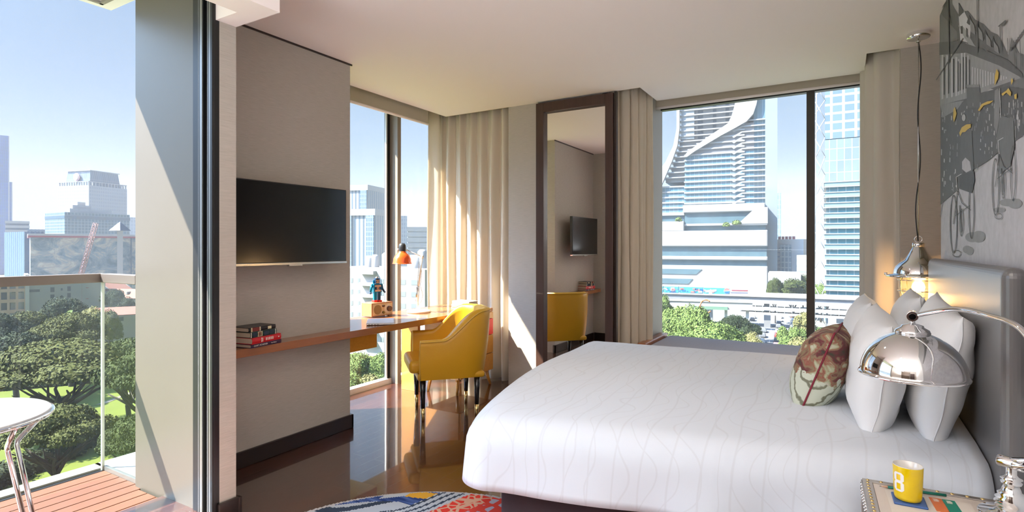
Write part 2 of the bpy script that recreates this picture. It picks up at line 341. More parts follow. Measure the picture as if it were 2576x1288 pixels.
# shadow gap line above the television wall
b = MB(); b.box((XT, 1.71, H - 0.012), (XT + 0.008, 2.985, H), M['skirt']); struct(b.build('trim_1'))
b = MB()
b.box((-3.18, 1.72, 0), (XT + 0.018, 2.99, 0.10), M['skirt']); b.box((-3.2, 2.97, 0), (XT + 0.018, 2.99, 0.10), M['skirt']); b.box((-3.16, 1.70, 0), (-2.60, 1.718, 0.10), M['skirt'])
b.box((XS, 1.60, 0), (XS + 0.02, 1.718, 0.10), M['skirt'])
struct(b.build('baseboard_left', bevel=0.004))
# balcony side wall beyond the door opening, behind the viewpoint
b = MB(); b.box((-2.88, -3.6, 0), (XS, -0.25, H), M['paper']); struct(b.build('wall_left_rear'))
b = MB(); b.box((-2.9, -3.7, 0), (1.3, -3.6, H), M['paper']); struct(b.build('wall_rear'))
# door and picture on the rear wall, seen only in reflections
b = MB(); b.box((-0.75, -3.6, 0), (0.15, -3.56, 2.1), M['mirrorwood']); struct(b.build('door_2', bevel=0.004))
b = MB(); b.box((-2.6, -3.59, 0), (-0.85, -3.2, 2.3), mat('wardrobe_brown', (0.10, 0.07, 0.05), rough=0.4)); struct(b.build('wall_rear_panelling', bevel=0.004))
# far wall, recess walls
b = MB(); b.box((-2.80, YB, 0), (-1.86, 4.80, H + 0.1), M['paper']); b.box((-2.80, 4.68, 0), (-2.50, YB, H), M['paper']); b.box((-1.90, 4.80, 0), (-1.86, 5.7, H + 0.2), M['paper']); b.box((-2.84, 4.70, 0), (-2.80, 5.1, H + 0.2), M['paper'])
struct(b.build('wall_back'))
b = MB(); b.box((-4.0, 4.98, 0), (-2.80, 5.05, H + 0.35), M['paper']); struct(b.build('wall_back_corner'))
b = MB(); b.box((0.33, 4.68, 0), (1.3, 4.80, H), M['paper']); b.box((0.33, 4.80, 0), (0.36, 5.7, H + 0.2), M['paper']); struct(b.build('wall_back_right'))
b = MB(); b.box((XM, -3.6, 0), (XM + 0.10, YM, H), M['white']); b.box((1.2, YM, 0), (1.3, 4.7, H), M['paper']); b.box((XM + 0.1, YM - 0.1, 0), (1.3, YM, H), M['paper']); struct(b.build('wall_right'))

# ---- desk window (window_1)
wi = bpy.data.objects.new('window_1', None); COL.objects.link(wi); wi.location = (XW, 3.9, 0); struct(wi)
b = MB()
b.box((XW - 0.04, 2.9, 0.0), (XW + 0.035, 4.98, 0.05), M['white']); b.box((XW - 0.04, 2.9, H - 0.02), (XW + 0.035, 4.98, H + 0.2), M['alu'])
b.box((XW - 0.03, 4.90, 0), (XW + 0.03, 4.98, H + 0.2), M['alu']); wpart(b, 'window_frame', None, wi)
b = MB(); b.box((XW - 0.05, 4.16, 0.0), (-3.794, 4.21, H + 0.2), M['bronze']); wpart(b, 'mullion', None, wi)
b = MB(); b.box((XW - 0.02, 4.12, 0.05), (XW + 0.015, 4.16, H + 0.2), M['frame']); b.box((XW + 0.0, 4.105, 0.05), (XW + 0.018, 4.12, H + 0.2), M['white']); wpart(b, 'gasket', None, wi)
b = MB(); b.box((XW - 0.006, 2.9, 0.04), (XW + 0.002, 4.13, H + 0.1), M['glass']); wpart(b, 'window_pane', None, wi)
b = MB(); b.box((XW - 0.006, 4.20, 0.04), (XW + 0.002, 4.92, H + 0.1), M['glass']); wpart(b, 'window_pane', None, wi)
b = MB(); b.box((-3.95, 2.93, 0), (-3.47, 2.97, H + 0.3), M['cladding']); struct(b.build('wall_left_return'))
# ---- bed window (window_2)
wi = bpy.data.objects.new('window_2', None); COL.objects.link(wi); wi.location = (-0.7, YG, 0); struct(wi)
b = MB(); b.box((-1.86, YG - 0.03, 0.40), (0.36, YG + 0.04, 0.455), M['alu']); b.box((-1.86, YG - 0.03, H), (0.36, YG + 0.04, H + 0.2), M['frame']); b.box((-1.62, YG - 0.30, 0.4), (-1.585, YG + 0.03, H + 0.2), M['bronze']); b.box((-1.86, YG - 0.02, 0.4), (-1.6, YG + 0.03, H + 0.2), M['bronze']); wpart(b, 'window_frame', None, wi)
b = MB(); b.box((-0.288, YG - 0.07, 0.4), (-0.226, YG + 0.05, H + 0.2), mat('taupe_mullion', (0.055, 0.047, 0.042), rough=0.5)); wpart(b, 'mullion', None, wi)
b = MB(); b.box((-1.6, YG - 0.004, 0.44), (-0.28, YG + 0.004, H + 0.1), M['glass']); wpart(b, 'window_pane', None, wi)
b = MB(); b.box((-0.236, YG - 0.004, 0.44), (0.34, YG + 0.004, H + 0.1), M['glass']); wpart(b, 'window_pane', None, wi)
b = MB(); b.box((-1.9, YG - 0.02, 0), (0.36, YG + 0.06, 0.40), M['white']); struct(b.build('wall_back_sill'))

# ---- balcony
b = MB()
x = -3.88; rnd = random.Random(3)
while x < -2.74:
    b.box((x, -2.0, -0.055), (x + 0.088, 1.625 + (0.03 if x < -3.5 else 0), -0.012), None); x += 0.094
deckm = planks('red_hardwood_deck', (0.14, 0.050, 0.021), (0.11, 0.037, 0.016), (0.07, 0.02, 0.014), 3.0, 0.094, 0.6, 0.0, rot=pi / 2, msize=0.0, varb=0.25)
o = b.build('floor_balcony_decking', deckm, bevel=0.003); struct(o)
b = MB(); b.box((-4.02, -2.0, -0.30), (-2.62, 1.66, -0.06), M['frame']); b.box((-4.02, -2.0, -0.30), (-3.915, 1.68, 0.0), M['stone']); b.box((-4.02, 1.66, -0.30), (-3.47, 2.20, 0.0), M['stone']); b.box((-3.9, 1.655, -0.02), (-3.45, 1.675, 0.012), M['alu'])
struct(b.build('trim_kerb'))
b = MB(); b.box((-3.92, 0.5, -0.02), (-3.88, 1.655, -0.01), M['frame']); struct(b.build('trim_gutter'))
b = MB(); b.box((-3.47, 1.635, -0.3), (-2.88, 1.66, 3.2), M['cladding']); struct(b.build('wall_balcony_panel'))
b = MB(); b.box((-3.9, -2.4, 2.815), (-2.66, 1.70, 3.1), M['white']); b.box((-3.82, -2.3, 2.80), (-3.80, 1.62, 2.82), M['stone']); b.box((-3.82, 1.60, 2.80), (-3.47, 1.62, 2.82), M['stone']); struct(b.build('ceiling_balcony'))
b = MB(); b.box((-3.9, -2.1, 0), (-2.66, -2.0, 3.0), M['cladding']); struct(b.build('wall_balcony_rear'))
b = MB(); b.box((-4.22, 2.93, 2.83), (-3.92, 5.3, 3.1), M['stone']); struct(b.build('trim_added_overhang'))  # unseen overhang added to limit the sun on curtain and back wall
# sliding door jamb stack (door_1)
dr = bpy.data.objects.new('door_1', None); COL.objects.link(dr); dr.location = (-2.75, 1.6, 0); struct(dr)
b = MB(); b.box((-2.88, 1.628, 0), (-2.63, 1.659, 2.9), M['frame']); wpart(b, 'door_jamb', None, dr)
for x0, x1 in ((-2.786, -2.744), (-2.709, -2.667)):
    b = MB(); b.box((x0, 1.602, 0.0), (x1, 1.632, 2.7), M['frame']); b.box((x0 + 0.020, 1.598, 0.0), (x1 - 0.004, 1.6025, 2.7), M['alu']); b.box((x0 - 0.008, 1.606, 0), (x0, 1.612, 2.7), M['white']); wpart(b, 'door_stile', None, dr)  # pale front strips paint in the sunlit faces of the dark stiles
b = MB(); b.box((-2.660, 1.585, 0), (-2.626, 1.628, 2.72), M['frame']); b.box((-2.640, 1.578, 0), (-2.628, 1.588, 2.72), M['frame']); wpart(b, 'door_stile', None, dr, bevel=0.002)
b = MB(); b.box((-2.88, -1.6, -0.03), (-2.62, 1.6, -0.002), M['frame']); b.box((-2.86, -1.6, -0.002), (-2.85, 1.6, 0.006), M['alu']); b.box((-2.76, -1.6, -0.002), (-2.75, 1.6, 0.006), M['alu']); wpart(b, 'door_track', None, dr)
b = MB(); b.box((-2.88, -1.6, 2.68), (-2.66, 1.6, 2.9), M['frame']); wpart(b, 'door_head', None, dr)
# glass balustrade
bl = thing('glass_balustrade', 'glass balcony balustrade with a brown metal handrail above the wooden deck', 'railing', (-3.9, 1.655, 0))
b = MB(); b.box((-3.906, -1.95, -0.02), (-3.894, 1.650, 1.15), M['railglass']); wpart(b, 'glass_panel', None, bl)
b = MB(); b.box((-3.894, 1.658, -0.02), (-3.475, 1.668, 1.15), M['railglass']); wpart(b, 'glass_panel', None, bl)
b = MB(); b.box((-3.907, 1.647, -0.01), (-3.893, 1.661, 1.14), M['greenedge']); wpart(b, 'corner_post', None, bl)
hm = mat('handrail_bronze', (0.17, 0.145, 0.125), rough=0.4, metal=0.4)
b = MB(); b.box((-3.945, -1.95, 1.136), (-3.885, 1.66, 1.190), hm); wpart(b, 'handrail', None, bl, bevel=0.003)
b = MB(); b.box((-3.885, 1.635, 1.136), (-3.475, 1.69, 1.190), hm); wpart(b, 'handrail', None, bl, bevel=0.003)

# ---- balcony side table: round white top on bent steel legs
st = thing('side_table', 'round white side table on bent chrome legs on the balcony', 'table', (-2.89, 0.72, -0.012))
cx, cy = -2.89, 0.72
tcx, tcy = -3.02, 0.80
b = MB(); b.lathe([(0.0, 0.700), (0.290, 0.700), (0.300, 0.706), (0.300, 0.714), (0.288, 0.720), (0, 0.720)], (0, 0, 0), 64, mat('white_glass_top', (0.40, 0.41, 0.43), rough=0.08, coat=0.5)); b.build('tabletop', None, st)
b = MB(); b.tube([(0.302 * cos(a * pi / 32), 0.302 * sin(a * pi / 32), 0.702) for a in range(65)], 0.008, 8, M['chrome']); b.build('rim', None, st)
for k in range(3):
    a = radians(50 + 120 * k)
    for s in (-1, 1):
        q = Vector((cos(a), sin(a), 0)); p_ = Vector((-sin(a), cos(a), 0))
        b = MB(); b.tube([q * 0.26 + p_ * 0.14 * s + Vector((0, 0, .70)), q * 0.20 + p_ * 0.055 * s + Vector((0, 0, .615)), q * 0.192 + p_ * 0.04 * s + Vector((0, 0, .60)), q * 0.192 + p_ * 0.034 * s + Vector((0, 0, .585)), q * 0.30 + p_ * 0.03 * s], 0.009, 10, M['chrome']); b.build('leg', None, st)

# ---- curtains
def curtain(name, pts, z0, z1, m, label, group, folds, amp, thick=0.006, seed=1, flare=0.0):
    pts = [Vector((p[0], p[1], 0)) for p in pts]
    seg = [0]
    for i in range(1, len(pts)): seg.append(seg[-1] + (pts[i] - pts[i - 1]).length)
    Lt = seg[-1]; n = max(60, int(folds * 18)); rn = random.Random(seed); ph = [rn.uniform(0, 6) for _ in range(4)]
    rows = []
    NZ = 14
    for i in range(n + 1):
        s_ = Lt * i / n; k = 0
        while k < len(seg) - 2 and seg[k + 1] < s_: k += 1
        f = (s_ - seg[k]) / max(1e-6, seg[k + 1] - seg[k]); p = pts[k].lerp(pts[k + 1], f); d = (pts[k + 1] - pts[k]).normalized(); nr = Vector((-d.y, d.x, 0))
        row = []
        for j in range(NZ + 1):
            z = z0 + (z1 - z0) * j / NZ; w = (1 - j / NZ)
            u = s_ / Lt * folds * 2 * pi + 0.5 * sin(s_ / Lt * 9 + ph[0]) + 0.25 * w * sin(3 * w + s_ * 7 + ph[1])
            a_ = amp * (0.75 + 0.35 * sin(s_ / Lt * 5 + ph[2])) * (0.8 + 0.35 * w)
            q = p + nr * (a_ * sin(u) + amp * 0.22 * sin(2 * u + ph[3])) + d * (0.25 * a_ * cos(u) + 0.006 * sin(z * 3 + u * 0.5))
            row.append((q.x, q.y, z))
        rows.append(row)
    mb = MB().grid(rows, m); r = thing(name, label, 'curtain', (pts[0].x, pts[0].y, z0), group=group)
    o = wpart(mb, 'curtain_panel', None, r, solid=thick)
    t = MB().tube([(p.x, p.y, z1 - 0.0 + 0.02) for p in pts], 0.012, 8, M['white']); wpart(t, 'curtain_track', None, r)
    return r
curtain('curtain', [(-3.80, 4.66), (-3.78, 4.78), (-3.66, 4.82), (-3.1, 4.83), (-2.84, 4.81)], 0.015, 2.86, M['linen'], 'long beige curtain hanging in the corner behind the desk', None, 7.5, 0.055, seed=4)
curtain('curtain', [(-1.84, 4.76), (-1.74, 4.80), (-1.62, 4.90), (-1.53, 5.12)], 0.015, 2.86, M['linen'], 'long beige curtain hanging between the tall mirror and the bed window', None, 5.2, 0.035, seed=9)
curtain('curtain', [(0.10, 5.30), (0.13, 5.10), (0.20, 4.84), (0.335, 4.735)], 0.015, 2.86, M['linen2'], 'beige curtain hanging to the right of the bed window behind the pendant', None, 3.6, 0.032, seed=12)
# ---- roller blinds
def blind(a, bb, z0, z1, label):
    r = thing('roller_blind', label, 'blind', (a[0], a[1], z0)); d = (Vector(bb) - Vector(a)).normalized(); nr = Vector((-d.y, d.x)) * 0.002
    m_ = MB(); m_.prism([(a[0] - nr.x, a[1] - nr.y), (bb[0] - nr.x, bb[1] - nr.y), (bb[0] + nr.x, bb[1] + nr.y), (a[0] + nr.x, a[1] + nr.y)], z0, z1, M['blind']); wpart(m_, 'fabric', None, r)
    m_ = MB(); m_.tube([(a[0], a[1], z0), (bb[0], bb[1], z0)], 0.012, 10, M['ceil']); wpart(m_, 'bottom_rail', None, r)
    m_ = MB(); m_.tube([(a[0], a[1], z1), (bb[0], bb[1], z1)], 0.025, 12, M['white']); wpart(m_, 'roller', None, r)
blind((-3.64, 2.99), (-3.64, 4.44), 2.60, 2.80, 'beige roller blind rolled up over the desk window')
blind((-1.54, 5.25), (0.14, 5.25), 2.665, 2.80, 'beige roller blind rolled up over the bed window')

# ---- tall mirror
mr = thing('wall_mirror', 'tall mirror in a dark brown wooden frame against the back wall', 'mirror', (-2.12, 4.69, 0))
b = MB(); b.box((-2.43, 4.688, 0.08), (-1.81, 4.692, 2.63), M['mirror']); wpart(b, 'mirror_glass', None, mr)
b = MB()
b.box((-2.506, 4.645, 0.0), (-2.425, 4.70, 2.705)); b.box((-1.815, 4.645, 0.0), (-1.74, 4.70, 2.705)); b.box((-2.425, 4.645, 2.615), (-1.815, 4.70, 2.705)); b.box((-2.425, 4.645, 0.0), (-1.815, 4.70, 0.09))
wpart(b, 'mirror_frame', M['mirrorwood'], mr, bevel=0.004)
b = MB(); b.box((-1.735, 4.66, 0.0), (-1.715, 4.70, 2.715)); wpart(b, 'edge_strip', M['skirt'], mr)

# ---- window bench
bn = thing('window_bench', 'grey upholstered window bench with a reddish wooden end below the bed window', 'bench', (-0.75, 5.2, 0))
b = MB(); b.box((-1.50, 4.86, 0.33), (0.30, 5.555, 0.482), M['greyfab']); wpart(b, 'cushion', None, bn, bevel=0.03, seg=3)
b = MB(); b.box((-1.56, 4.86, 0), (0.30, 5.56, 0.33), M['walnut']); wpart(b, 'bench_box', None, bn, bevel=0.004)
b = MB(); b.box((-1.585, 4.84, 0), (-1.51, 5.555, 0.50), wood('reddish_end_wood', (0.42, 0.15, 0.06), rough=0.35, coat=0.3)); wpart(b, 'end_panel', None, bn, bevel=0.008)

# ================================================================== DESK
dk = thing('desk', 'long floating wooden desktop running from the television wall to the corner drawers', 'desk', (-3.1, 2.9, 0.70))
b = MB(); b.prism([(-3.18, 1.72), (-3.055, 1.72), (-3.035, 2.4), (-3.025, 2.97), (-3.015, 3.5), (-3.005, 4.066), (-3.62, 4.066), (-3.62, 2.975), (-3.18, 2.975)], 0.70, 0.75, M['walnut']); wpart(b, 'desktop', None, dk, bevel=0.002)
b = MB(); b.box((-3.60, 2.975, 0.555), (-3.20, 3.27, 0.699), M['oak']); wpart(b, 'drawer_box', None, dk, bevel=0.002)
b = MB(); b.box((-3.627, 4.03, 0.0), (-3.422, 4.064, 0.699), M['oak']); wpart(b, 'leg_panel', None, dk, bevel=0.002)
cb = thing('drawer_cabinet', 'low oak drawer cabinet on splayed legs with one red drawer, behind the yellow chair', 'cabinet', (-3.2, 4.35, 0))
b = MB(); b.box((-3.62, 4.072, 0.72), (-2.985, 4.64, 0.752), M['walnut']); wpart(b, 'cabinet_top', None, cb, bevel=0.002)
b = MB(); b.box((-3.38, 4.076, 0.15), (-2.99, 4.63, 0.72), M['oak']); wpart(b, 'body', None, cb, bevel=0.002)
for (z0, z1, m_) in ((0.50, 0.652, 'red'), (0.322, 0.494, 'oak'), (0.155, 0.316, 'oak'), (0.658, 0.716, 'oak')):
    b = MB(); b.box((-2.99, 4.085, z0), (-2.970, 4.622, z1), M[m_]); o = wpart(b, 'drawer_front', None, cb, bevel=0.002)
    if m_ == 'red': o['label'] = 'red drawer front'
for (x, y, sx_, sy_) in ((-3.03, 4.12, 0.0, -0.01), (-3.03, 4.58, 0.02, 0.05), (-3.34, 4.12, -0.02, -0.02), (-3.34, 4.58, -0.02, 0.03)):
    b = MB(); b.tube([(x, y, 0.152), (x + sx_, y + sy_, 0.0)], [0.021, 0.012], 12, M['oak']); wpart(b, 'leg', None, cb)

# ---- wall television
tv = thing('wall_television', 'large black flat television mounted on the grey beige wall above the shelf', 'television', (-3.15, 2.36, 1.5))
b = MB(); b.box((-3.055, 1.94, 1.240), (-3.018, 2.785, 1.753), M['black']); wpart(b, 'casing', None, tv, bevel=0.004)
b = MB(); b.box((-3.019, 1.950, 1.258), (-3.0165, 2.777, 1.746), mat('screen_glass', (0.006, 0.007, 0.009), rough=0.16, spec=0.6)); wpart(b, 'screen', None, tv)
b = MB(); b.box((-3.050, 1.94, 1.238), (-3.014, 2.787, 1.254), M['steel']); wpart(b, 'bezel', None, tv, bevel=0.002)
b = MB(); b.box((-3.04, 2.31, 1.229), (-3.012, 2.41, 1.240), M['steel']); wpart(b, 'logo_bar', None, tv, bevel=0.003)
b = MB(); b.box((-3.18, 2.28, 1.36), (-3.150, 2.45, 1.64), M['black']); b.box((-3.150, 2.34, 1.46), (-3.055, 2.40, 1.54), M['black']); wpart(b, 'bracket', None, tv)

# ---- books
def book(name, cx, cy, z, w, l, t, rot, cover, label, group, bands=(), spine_side=1, title=None):
    """w across the pages, l along the spine; spine faces local +x"""
    r = thing(name, label, 'book', (cx, cy, z), rot, group)
    pg = mat('page_edges', (0.62, 0.52, 0.40), rough=0.9, bump=0.4, bscale=60, aniso=(1, 1, 40))
    b = MB(); b.box((-w / 2, -l / 2, 0), (w / 2, l / 2, 0.003), cover); b.box((-w / 2, -l / 2, t - 0.003), (w / 2, l / 2, t), cover)
    n = 6; pr_ = [(w / 2 - 0.004 + 0.006 * sin(pi * k / n), t * k / n) for k in range(n + 1)]
    vs = []; 
    for (x_, z_) in pr_: vs += [(x_, -l / 2, z_), (x_, l / 2, z_)]
    b.add(vs, [(2 * k, 2 * k + 1, 2 * k + 3, 2 * k + 2) for k in range(n)], cover, True)
    b.build('cover', None, r)
    b = MB(); b.box((-w / 2 + 0.004, -l / 2 + 0.003, 0.003), (w / 2 - 0.003, l / 2 - 0.003, t - 0.003), pg); b.build('pages', None, r)
    for (y0, y1, z0, z1, m_) in bands:
        b = MB(); b.box((w / 2 - 0.002, y0, t * z0), (w / 2 + 0.0026, y1, t * z1), m_); b.build('spine_band', None, r)
    if title:
        for (s_, sz, yy, zz, mm) in title: text(s_, sz, (w / 2 + 0.0032, yy, t * zz), (pi / 2, 0, pi / 2), mm, 'title_lettering', r)
    return r
gold = mat('gold_foil', (0.72, 0.60, 0.36), rough=0.4, metal=0.3); cream = mat('cream_print', (0.75, 0.68, 0.6), rough=0.7)
dred = mat('oxblood_label', (0.17, 0.02, 0.015), rough=0.5); dgreen = mat('dark_green_cloth', (0.018, 0.05, 0.038), rough=0.5); navy = mat('navy_panel', (0.012, 0.025, 0.05), rough=0.5)
G_ = 'books stacked on the shelf below the television'
book('book', -3.105, 2.150, 0.751, 0.150, 0.235, 0.022, radians(8), mat('purple_cover', (0.045, 0.016, 0.05), rough=0.5), 'purple book at the bottom of the stack on the wall shelf', G_, title=[('QUIET ACHIEVER', 0.0135, -0.045, 0.5, cream), ('Tim Wilson', 0.009, 0.055, 0.5, cream)])
book('book', -3.103, 2.150, 0.7735, 0.150, 0.230, 0.037, radians(10), mat('red_cover', (0.55, 0.012, 0.018), rough=0.4), 'red book second from the bottom of the stack on the wall shelf', G_, bands=[(-0.045, -0.041, .15, .85, cream), (-0.036, -0.032, .2, .8, cream)] + [(-0.010 + k * 0.013, -0.003 + k * 0.013, .3, .75, cream) for k in range(5)] + [(0.09, 0.098, .4, .6, cream)])
book('book', -3.108, 2.135, 0.811, 0.145, 0.205, 0.033, radians(9), dgreen, 'green and gold book second from the top of the stack on the wall shelf', G_, bands=[(-0.098, -0.094, .02, .98, cream), (0.090, 0.094, .02, .98, cream), (-0.085, -0.055, .15, .85, navy), (-0.045, -0.012, .05, .95, gold), (-0.042, -0.015, .12, .88, dred), (-0.002, 0.036, .15, .85, navy), (0.044, 0.082, .15, .85, navy)])
book('book', -3.110, 2.130, 0.8445, 0.145, 0.200, 0.027, radians(6), mat('black_cover', (0.018, 0.012, 0.012), rough=0.35), 'black book with a red title label on top of the stack on the wall shelf', G_, bands=[(-0.082, -0.074, .05, .95, gold), (-0.073, -0.022, .08, .92, dred), (-0.022, -0.014, .05, .95, gold), (0.040, 0.066, .2, .8, gold)])
G_ = 'pale books stacked at the end of the desk'
for k, (nm, cc, rz, dx, w_) in enumerate((('pale yellow book with a white spine at the bottom of the stack beside the curtain', (0.80, 0.68, 0.25), 0, 0, .17), ('white book with a brown title in the middle of the stack beside the curtain', (0.85, 0.74, 0.62), 3, 0.003, .17), ('cream book on top of the stack beside the curtain', (0.84, 0.68, 0.55), -4, 0.0, .165))):
    book('book', -3.12, 4.36, 0.7525 + 0.029 * k, w_ - 0.03, 0.225 - 0.01 * k, 0.028, radians(-90 + rz), mat('pale_cover', cc, rough=0.6), nm, G_, bands=[(-0.07, 0.07, .3, .7, mat('spine_print', (0.55, 0.36, 0.25) if k == 1 else (0.8, 0.72, 0.6), rough=0.6))])

# ---- radio
rd = thing('table_radio', 'small wooden table radio with a round speaker and tuning dial on the desk', 'radio', (-3.50, 3.58, 0.7505), radians(84))
rd.scale = (1.1, 1.1, 1.1)
# local: front faces -y
b = MB(); b.box((-0.105, -0.062, 0.006), (0.105, 0.062, 0.112), wood('radio_veneer', (0.50, 0.20, 0.09), rough=0.45)); b.build('case', None, rd, bevel=0.003)
b = MB(); b.box((-0.097, -0.066, 0.014), (0.097, -0.062, 0.104), mat('radio_face', (0.70, 0.50, 0.28), rough=0.45)); b.build('faceplate', None, rd, bevel=0.001)
def disc(name, x, z, r, y0, y1, m_, par, n=36):
    q = MB(); q.tube([(x, y0, z), (x, y1, z)], r, n, m_); return q.build(name, None, par, bevel=0.0006)
disc('speaker_grille', -0.050, 0.059, 0.037, -0.066, -0.068, mat('speaker_cloth', (0.42, 0.27, 0.11), rough=0.9, bump=0.6, bscale=900), rd)
disc('tuning_ring', 0.052, 0.060, 0.036, -0.066, -0.070, mat('dial_ring', (0.78, 0.66, 0.5), rough=0.4), rd)
disc('tuning_knob', 0.058, 0.060, 0.021, -0.070, -0.088, mat('knob_brown', (0.10, 0.04, 0.025), rough=0.4), rd)
disc('knob', 0.004, 0.085, 0.010, -0.066, -0.076, mat('knob_brown2', (0.10, 0.04, 0.025), rough=0.4), rd)
disc('knob', 0.004, 0.034, 0.010, -0.066, -0.076, M['blackwood'], rd)

# ---- tin toy robot on the radio
rb = thing('toy_robot', 'blue tin toy robot with red feet standing on the wooden radio', 'toy', (-3.50, 3.575, 0.8742), radians(68))
blu = mat('blue_tin', (0.015, 0.26, 0.42), rough=0.25, metal=0.55); dblu = mat('dark_blue_tin', (0.02, 0.06, 0.14), rough=0.3, metal=0.4); pnk = mat('printed_gauge', (0.70, 0.42, 0.28), rough=0.5)
b = MB(); b.box((-0.036, -0.024, 0.085), (0.036, 0.024, 0.158), blu); b.box((-0.032, -0.0255, 0.090), (0.032, -0.024, 0.154), dblu); b.build('torso', None, rb, bevel=0.004)
b = MB(); b.box((-0.028, -0.0275, 0.132), (0.028, -0.0255, 0.148), pnk); b.box((-0.026, -0.0275, 0.092), (0.026, -0.0255, 0.108), pnk); b.tube([(0, -0.0255, 0.121), (0, -0.0275, 0.121)], 0.011, 20, pnk); b.tube([(0, -0.0275, 0.120), (0, -0.0285, 0.120)], 0.005, 16, dred); b.build('gauges', None, rb)
b = MB(); b.box((-0.020, -0.020, 0.160), (0.020, 0.020, 0.206), dblu); b.build('head', None, rb, bevel=0.003)
b = MB(); b.box((-0.015, -0.0215, 0.166), (0.015, -0.0205, 0.178), pnk); b.box((-0.016, -0.0215, 0.184), (-0.003, -0.0205, 0.194), pnk); b.box((0.003, -0.0215, 0.184), (0.016, -0.0205, 0.194), pnk); b.box((-0.002, -0.023, 0.176), (0.002, -0.0205, 0.192), pnk); b.build('face', None, rb)
b = MB(); b.lathe([(0.013, 0.206), (0.013, 0.212), (0.007, 0.214), (0.007, 0.219), (0, 0.219)], (0, 0, 0), 16, M['steel']); b.build('antenna', None, rb)
for s in (-1, 1):
    b = MB(); b.ball((s * 0.044, 0, 0.148), 0.011, blu); b.tube([(s * 0.044, 0, 0.148), (s * 0.052, 0.002, 0.115), (s * 0.058, -0.018 if s > 0 else -0.004, 0.092 if s > 0 else 0.085)], [0.011, 0.010, 0.008], 12, blu if s < 0 else dblu); b.build('arm', None, rb)
    b = MB(); b.tube([(s * 0.058, -0.018 if s > 0 else -0.004, 0.092 if s > 0 else 0.085), (s * 0.062, -0.034 if s > 0 else -0.010, 0.084 if s > 0 else 0.072)], 0.008, 10, dblu); b.build('hand', None, rb)
    b = MB(); b.box((s * 0.018 - 0.013, -0.014, 0.016), (s * 0.018 + 0.013, 0.014, 0.086), blu if s < 0 else dblu); b.build('leg', None, rb, bevel=0.003)
    b = MB(); b.box((s * 0.020 - 0.016, -0.030, 0.0), (s * 0.020 + 0.016, 0.024, 0.017), M['red']); b.build('foot', None, rb, bevel=0.003)
b = MB(); b.box((-0.024, 0.024, 0.10), (0.024, 0.032, 0.15), blu); b.box((-0.034, 0.0, 0.16), (-0.020, 0.012, 0.19), blu); b.build('backpack', None, rb, bevel=0.003)

# ---- laptop
lp = thing('laptop', 'closed silver laptop lying on the desk near the radio', 'laptop', (-3.16, 3.27, 0.7505), radians(43))
b = MB(); b.box((-0.105, -0.145, 0.003), (0.105, 0.145, 0.013), M['steel']); b.build('base', mat('laptop_base', (0.5, 0.5, 0.52), rough=0.35, metal=0.8), lp, bevel=0.004)
b = MB(); b.box((-0.105, -0.145, 0.0135), (0.105, 0.145, 0.019), mat('laptop_lid', (0.66, 0.67, 0.70), rough=0.5, metal=0.2)); b.build('lid', None, lp, bevel=0.003)
b = MB()
for k in range(4): b.box((-0.09 + k * 0.022, -0.1455, 0.006), (-0.078 + k * 0.022, -0.144, 0.010), M['black'])
b.build('ports', None, lp)
b = MB(); b.box((-0.09, -0.13, 0.0), (0.09, 0.13, 0.003), M['black']); b.build('foot_pad', None, lp)

# ---- desk lamp
dl = thing('desk_lamp', 'cream jointed desk lamp with an orange bell shade on the desk', 'lamp', (-3.37, 3.98, 0.751))
crm = mat('cream_enamel', (0.72, 0.66, 0.56), rough=0.35)
b = MB(); b.lathe([(0, 0), (0.105, 0), (0.108, 0.004), (0.108, 0.013), (0.104, 0.018), (0.018, 0.022), (0.016, 0.05), (0, 0.05)], (0, 0, 0), 48, crm); b.build('base', None, dl)
J0 = Vector((0, 0, 0.03)); 
def LP(px, py): # point in the lamp's own plane seen at depth of the base
    t_ = Fv.dot(Vector((-3.37, 3.98, 0))); return (Vector((0, 0, CAMH)) + ray(px, py) * t_) - Vector((-3.37, 3.98, 0.751))
J1 = LP(1062, 646); J2 = LP(1026, 630); lw = LP(1050, 775)
b = MB(); b.tube([lw, LP(1053, 720)], 0.009, 10, crm); b.tube([LP(1049, 745), LP(1050, 716), LP(1056, 648)], 0.0028, 8, crm); b.tube([LP(1053, 720), J1], [0.0085, 0.0075], 10, crm); b.build('lower_arm', None, dl)
b = MB(); b.tube([J1, J2], 0.0045, 8, crm); b.build('upper_arm', None, dl)
b = MB(); b.tube([J1 + Vector((-0.004, -0.008, 0)), J1 + Vector((0.004, 0.008, 0))], 0.017, 20, crm); b.build('joint', None, dl)
b = MB(); b.tube([LP(1048, 768 - 10), LP(1049, 722)], 0.010, 10, M['steel']); b.build('spring', None, dl)
b = MB(); b.tube([LP(1058, 655), LP(1061, 690), LP(1057, 718), LP(1064, 742), LP(1060, 758), LP(1052, 768)], 0.0025, 6, crm); b.build('cord', None, dl)
S0 = LP(1012, 663); 
b = MB(); b.lathe([(0.088, 0.0), (0.084, 0.012), (0.080, 0.045), (0.066, 0.075), (0.046, 0.095), (0.036, 0.102), (0.036, 0.112), (0.034, 0.112), (0.034, 0.10), (0.044, 0.092), (0.063, 0.072), (0.077, 0.044), (0.081, 0.012), (0.085, 0.0), (0.088, 0.0)], tuple(S0), 48, M['orange']); b.build('shade', None, dl)
b = MB(); b.lathe([(0.085, 0.0), (0.088, 0.003), (0.092, 0.0), (0.088, -0.003), (0.085, 0.0)], tuple(S0), 48, M['orange']); b.build('rim', None, dl)
b = MB(); b.lathe([(0.033, 0.105), (0.034, 0.15), (0.031, 0.172), (0.020, 0.186), (0, 0.190)], tuple(S0), 32, mat('charcoal_cap', (0.03, 0.032, 0.036), rough=0.4)); b.build('lamp_cap', None, dl)
